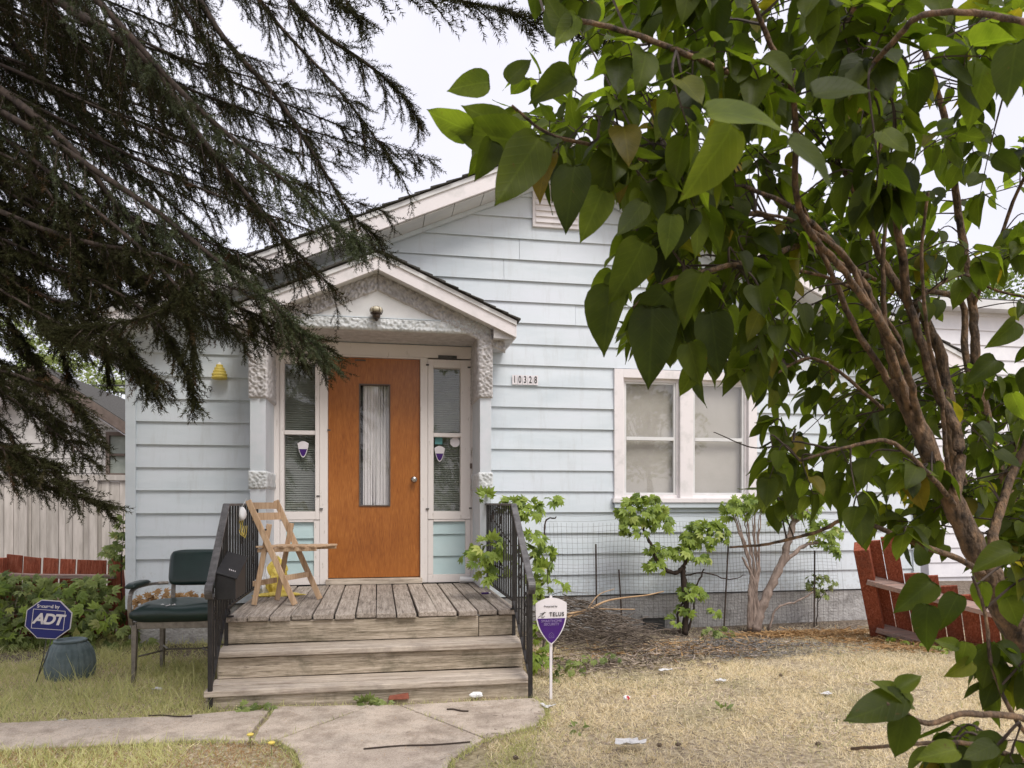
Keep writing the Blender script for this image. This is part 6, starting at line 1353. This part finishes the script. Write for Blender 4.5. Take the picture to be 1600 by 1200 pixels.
# ------------------------------------------------------------------ grass
BL = []
for _ in range(1):
    tv = np.array([(0, -.5, 0), (0, .5, 0), (.55, .36, .06), (.55, -.36, .06), (1, 0, .26)]); tf = np.array([(0, 1, 2), (0, 2, 3), (3, 2, 4)])
def grass(name, mat, label, x0, x1, y0, y1, dens, hgt, wid, dfun, lean=.5, ex=()):
    n = int((x1 - x0) * (y1 - y0) * dens); x = rng.uniform(x0, x1, n); y = rng.uniform(y0, y1, n)
    keep = rng.random(n) < dfun(x, y)
    for pl in slab_polys: keep &= ~in_poly(x, y, pl)
    keep &= (y < -.03) | (x < -2.22)
    # only where the camera or a step beside it could see
    dd_ = x * math.sin(YAW) + (y - CAMY) * math.cos(YAW); uu = 800 + FPX * (x * math.cos(YAW) - (y - CAMY) * math.sin(YAW)) / np.maximum(dd_, .1); vv = HOR + FPX * CAMZ / np.maximum(dd_, .1)
    keep &= (uu > -260) & (uu < 1860) & (vv < 1340)
    x, y = x[keep], y[keep]; n = len(x); z = np.array([gz(a, b_) for a, b_ in zip(x, y)]) - .004
    d = rng.normal(size=(n, 3)); d[:, 2] = 0; d /= np.linalg.norm(d, axis=1, keepdims=True); d = d * lean * rng.uniform(.2, 1.6, (n, 1)); d[:, 2] = 1
    s = rng.uniform(hgt[0], hgt[1], n) * (.6 + .8 * rng.random(n) ** 2); nm = rdir(n); nm[:, 2] *= .2
    M = frames(np.stack([x, y, z], 1), d, nm, s, 1.0); M[:, :, 1] *= (rng.uniform(wid[0], wid[1], n) / s)[:, None]
    v, f, r = scatter(tv, tf, M, np.clip(.55 * nz(x, y, 3.1, 5) * nz(x, y, 9, 2) + .55 * rng.random(n), 0, .999)); o = link(name, npmesh(name, v, f, r), mat, kind='stuff'); tag(o, label, 'grass'); print(name, n); return o
def nz(x, y, s=1.0, p=0.0): return .5 + .25 * np.sin(x * 2.3 * s + 1.3 * np.sin(y * 1.7 * s + p) + p) + .25 * np.sin(y * 2.9 * s + 1.7 * np.sin(x * 1.9 * s) + 2 * p)
edge = lambda x, y: np.clip((-.55 - y) / .5, 0, 1)
grass('dry_grass', 'dry_grass', 'short straw coloured dry lawn grass right of the path', .55, 4.6, -3.9, -.2, 8500, (.024, .055), (.0028, .0052), lambda x, y: np.clip((.2 + .8 * edge(x, y)) * (.12 + 1.25 * nz(x, y, 2.2, 1) * (.35 + .95 * nz(x, y, 8, 3))), 0, 1) * np.where((x < 1.0) & (y > -2.2), .3, 1) * np.where((y > -.75) & (x > .9), .45, 1), lean=1.3)
grass('green_grass', 'green_grass', 'longer green and straw lawn grass left of the steps', -4.6, -.95, -3.4, .6, 6500, (.035, .095), (.003, .0055), lambda x, y: np.clip(.15 + .85 * nz(x, y, 1.9) * (.5 + nz(x, y, 6, 2)), 0, 1) * np.where(x > -1.08, .6, 1), lean=1.1)
grass('dry_grass', 'dry_grass', 'short straw coloured grass mixed into the lawn left of the steps', -4.6, -.95, -3.4, -.6, 9500, (.02, .04), (.0022, .004), lambda x, y: .25 + .75 * nz(x, y, 1.1, 2), lean=1.3)
grass('green_grass', 'green_grass', 'green grass tufts along the edges of the concrete path', -.1, 1.2, -4.0, -2.5, 9000, (.03, .06), (.0025, .0045), lambda x, y: np.exp(-((x - (.55 + .35 * (y + 3.6)) - .05) / .11) ** 2) * .9, lean=.8)
grass('green_grass', 'green_grass', 'mixed green and brown turf in front of the path', -3.6, -.15, -3.95, -2.9, 4200, (.02, .05), (.0025, .0045), lambda x, y: .2 + .8 * nz(x, y, 2.5, 1), lean=1.1)
grass('dry_grass', 'dead_leaf', 'brown dead turf mixed into the grass in front of the path', -3.6, -.15, -3.95, -2.9, 6500, (.02, .045), (.0025, .0045), lambda x, y: 1.1 - .8 * nz(x, y, 2.5, 1), lean=1.4)
def fringe():
    P_ = []
    for poly in slab_polys[:4]:
        n_ = len(poly)
        for i in range(n_):
            (xa, ya), (xb, yb) = poly[i], poly[(i + 1) % n_]; L_e = math.hypot(xb - xa, yb - ya)
            mx_, my_ = (xa + xb) / 2, (ya + yb) / 2
            others = [q for q in slab_polys if q is not poly]; nx_, ny_ = (yb - ya) / max(L_e, 1e-6), -(xb - xa) / max(L_e, 1e-6)
            sgn = 1
            if in_poly(np.array([mx_ + nx_ * .02]), np.array([my_ + ny_ * .02]), poly)[0]: sgn = -1
            if any(in_poly(np.array([mx_ + sgn * nx_ * .05]), np.array([my_ + sgn * ny_ * .05]), q)[0] for q in others): k_ = 60
            else: k_ = 520
            if L_e > 2.5: k_ = 300
            for _ in range(int(L_e * k_)):
                t = random.random(); o_ = abs(random.gauss(0, .018)) - .003 + .02 * max(0, sin(t * L_e * 9 + i)) * random.random() * -1
                P_.append((xa + (xb - xa) * t + sgn * nx_ * o_, ya + (yb - ya) * t + sgn * ny_ * o_, -sgn * nx_, -sgn * ny_))
    A_ = np.array(P_); n = len(A_); d = rng.normal(size=(n, 3)) * .6; d[:, 0] += A_[:, 2] * .5; d[:, 1] += A_[:, 3] * .5; d[:, 2] = .8
    sc = rng.uniform(.02, .05, n); nm = rdir(n); nm[:, 2] *= .2; org = np.stack([A_[:, 0], A_[:, 1], np.full(n, .045)], 1)
    M = frames(org, d, nm, sc); M[:, :, 1] *= (.0036 / sc)[:, None]; v, f, r = scatter(tv, tf, M)
    tag(link('grass_fringe', npmesh('grass_fringe', v, f, r), 'green_grass', kind='stuff'), 'ragged grass creeping over the edges of the concrete path', 'grass'); print('fringe', n)
fringe()
grass('green_grass', 'green_grass', 'sparse green blades scattered through the dry lawn', .9, 4.6, -3.9, -.9, 900, (.03, .05), (.002, .004), lambda x, y: nz(x, y, 2, 4) ** 2, lean=.9)
grass('green_grass', 'green_grass', 'tall grass blades tangled beside the left railing post', -2.2, -1.02, -2.5, -1.0, 900, (.10, .22), (.003, .005), lambda x, y: nz(x, y, 2, 3), lean=.7)
grass('green_grass', 'green_grass', 'weedy grass along the foot of the bottom step', -1.0, -.35, -2.46, -2.33, 9000, (.04, .10), (.003, .005), lambda x, y: np.clip(.9 + (-.35 - x) * 0 - (x + 1) * 1.0, 0, 1), lean=.8)

# ------------------------------------------------------------------ litter on the lawn and the path
def scrap(px, py, name, mat, label, cat, s=(.04, .03, .012), seed=1, extra=None):
    c = G(px, py, .065); r_ = random.Random(seed); m = MB(); n_ = 5; vs = []; fs = []
    if name == 'foam_cup':
        o = crumple((c.x, c.y, .055), s[0], s[1], s[2], seed, n=20, mlat=12).build(name, mat); tag(o, label, cat, extra); return
    an = r_.uniform(0, 3); sk_ = r_.uniform(-.5, .5)
    for j in range(n_ + 1):
        for i in range(n_ + 1):
            u, v = i / n_ * 2 - 1 + r_.uniform(-.14, .14), j / n_ * 2 - 1 + r_.uniform(-.14, .14); u += sk_ * v
            vs.append((c.x + s[0] * (u * cos(an) - v * sin(an)), c.y + s[1] * (u * sin(an) + v * cos(an)), .056 + s[2] * (.25 + r_.uniform(0, .8) + .7 * abs(u))))
    for j in range(n_):
        for i in range(n_):
            if (i in (0, n_ - 1) and j in (0, n_ - 1)) and r_.random() < .7: continue
            q = j * (n_ + 1) + i; fs.append((q, q + 1, q + n_ + 2, q + n_ + 1))
    m.add(vs, fs); o = m.build(name, mat); md = o.modifiers.new('thickness', 'SOLIDIFY'); md.thickness = .0008; tag(o, label, cat, extra)
scrap(985, 1163, 'paper_scrap', 'paper', 'largest torn white paper scrap lying low on the dry lawn', 'paper', (.075, .035, .02), 11)
scrap(1040, 1048, 'paper_scrap', 'paper', 'white paper shred on the lawn just before the brush pile', 'paper', (.05, .03, .015), 12)
scrap(1125, 1063, 'paper_scrap', 'paper', 'small pale tissue shred on the lawn below the pruned shrub', 'paper', (.035, .03, .01), 13)
scrap(1288, 1083, 'paper_scrap', 'paper', 'thin pale scrap on the dry lawn right of the middle', 'paper', (.045, .02, .01), 14)
scrap(857, 1104, 'paper_scrap', 'paper', 'bluish white tissue at the right edge of the path', 'paper', (.035, .025, .015), 15)
scrap(245, 1079, 'paper_scrap', 'paper', 'small white scrap in the green grass before the armchair', 'paper', (.03, .02, .02), 16)
scrap(98, 1124, 'paper_scrap', 'paper', 'flat white scrap at the grass edge of the path', 'paper', (.03, .015, .006), 17)
scrap(745, 1088, 'foam_cup', 'white_plastic', 'crushed white foam cup against the bottom step', 'cup', (.04, .025, .035), 18)
c = G(979, 1092, .06); o = thing('candy_wrapper', c, 'small red and white wrapper on the dry lawn', 'wrapper')
crumple((c.x, c.y, .05), .022, .018, .03, 19).build('wrapper_film', 'white_plastic', o); crumple((c.x + .004, c.y - .008, .052), .012, .012, .026, 20).build('wrapper_print', 'red_ink', o)
c = G(625, 1092, .062); o = thing('broken_brick', c, 'broken red brick lying at the foot of the bottom step', 'brick')
m = MB(); m.hexa([(c.x - .075, c.y - .02, .062), (c.x + .055, c.y - .025, .062), (c.x + .06, c.y + .03, .062), (c.x - .07, c.y + .03, .062), (c.x - .07, c.y - .018, .085), (c.x + .05, c.y - .02, .10), (c.x + .055, c.y + .03, .10), (c.x - .06, c.y + .028, .088)]); m.build('brick', 'brick_red', o, bevel=.004)
for i, (x0_, y0_, x1_, y1_, lb) in enumerate(((568, 1170, 735, 1159, 'long thin dead twig lying across the concrete path'), (698, 1108, 732, 1111, 'short dead twig on the path near the steps'), (232, 1118, 300, 1119, 'dark twig along the grass edge of the path'))):
    a, b_ = G(x0_, y0_, ZP + .006), G(x1_, y1_, ZP + .006); o = MB().tube(spline([a, (a * 2 + b_) / 3 + Vector((0, .012, 0)), (a + b_ * 2) / 3 - Vector((0, .008, 0)), b_], 5), .004 if i != 1 else .005, 5).build('twig', 'twig_dark'); tag(o, lb, 'twig', 'dead twigs on the path')
cones = [(123, 1087, 'dark spruce cone in the grass before the ribbed pot'), (125, 1117, 'dark spruce cone at the edge of the path on the left'), (806, 1186, 'dark clod in the grass right of the path at the bottom'), (1060, 1165, 'dark clod low on the dry lawn right of the paper'), (1220, 1056, 'dark clod on the dry lawn below the leaning fence'), (1278, 1164, 'dark clod low on the dry lawn under the hanging leaves'), (1030, 1166, 'small brown clod beside the torn paper')]
for i, (px, py, lb) in enumerate(cones):
    c = G(px, py, .05); o = crumple((c.x, c.y, .045), .015, .011, .02, 30 + i, n=12, mlat=8).build('spruce_cone' if 'cone' in lb else 'dirt_clod', 'dirt'); tag(o, lb, 'cone' if 'cone' in lb else 'clod', 'dark bits on the lawn')
for i, (px, py) in enumerate(((391, 1150), (424, 1163))):
    c = G(px, py, .10); o = thing('dandelion', c, ['yellow dandelion flower beside the crack in the path', 'yellow dandelion flower in the turf right of the other one'][i], 'flower', 'dandelions by the path')
    m = MB(); m.lathe([(.003, 0), (.016, .004), (.018, .010), (.010, .015)], c, 12, fn=lambda a, z: 1 + .15 * sin(12 * a)); m.build('flower_head', 'yellow_plastic', o); m = MB(); m.tube([(c.x, c.y, .04), c], .0018, 4); m.build('flower_stem', 'low_leaf', o)

# ------------------------------------------------------------------ trees beyond
def tree(base, h, cr, cz, n, mat, label, name, group=None, size=(.10, .2), seed=1, trunk=.14):
    rr = random.Random(seed); t = thing(name, base, label, 'tree', group); b0 = Vector(base); MB().tube(spline([b0, b0 + Vector((.1, 0, h * .3)), b0 + Vector((-.1, .1, h * .7))], 5), [trunk * (1 - .07 * i) for i in range(11)], 8).build('trunk', 'bark', t, smooth=True)
    bl = []; lim_ = MB()
    for i in range(34):
        a = rr.uniform(0, 6.28); r = cr * rr.uniform(.2, .95); z = h * rr.uniform(cz, 1) ; s = (1 - .55 * abs((z / h - (1 + cz) / 2) / ((1 - cz) / 2)))
        c = b0 + Vector((r * s * cos(a), r * s * sin(a), z)); bl.append((tuple(c), (cr * rr.uniform(.16, .3),) * 2 + (cr * rr.uniform(.12, .24),), n // 34)); lim_.tube(spline([b0 + Vector((0, 0, h * .35)), (b0 + Vector((0, 0, h * .45)) + c) / 2, c], 4), [.05 - .005 * q for q in range(9)], 4, cap=False)
    lim_.build('limbs', 'bark', t, kind='stuff'); foliage('crown', bl, mat, t, tmpl=LQ, size=size, face=(0, -.3, 1), droop=.1)
q = P(20, 600, 24); tree((q.x, 24, 0), ZA(500, 20, 24), 3.6, .45, 9000, 'tree_leaf', 'pale green leafy tree behind the neighbouring house', 'background_tree', None, (.12, .24), 2)
q = P(180, 620, 20); tree((q.x, 20, 0), ZA(585, 180, 20), 1.5, .5, 4000, 'tree_leaf', 'small pale tree showing between the neighbouring roof and the blue house', 'background_tree', None, (.10, .2), 3)
q = P(1590, 440, 12); tree((q.x + 1.5, 12, 0), ZA(385, 1590, 12), 4.2, .35, 12000, 'hedge_leaf', 'bushy yellow green tree above the white house', 'background_tree', None, (.10, .2), 4)
q = P(1440, 440, 16); tree((q.x, 16, 0), ZA(400, 1440, 16), 3.0, .35, 7000, 'hedge_leaf', 'round green tree behind the blue house roof end', 'background_tree', None, (.10, .2), 5)
# trees across the street, seen only as reflections in the panes
for i, x in enumerate((-9, -2, 6, 13)): tree((x, -24 - 3 * (i % 2), 0), 9 + (i % 3), 3.6, .3, 4200, 'hedge_leaf', ['broad street tree far across the road to the west', 'tall street tree facing the front door', 'street tree facing the big window', 'street tree far across the road to the east'][i], 'street_tree', 'trees across the street', (.2, .35), 20 + i, .2)
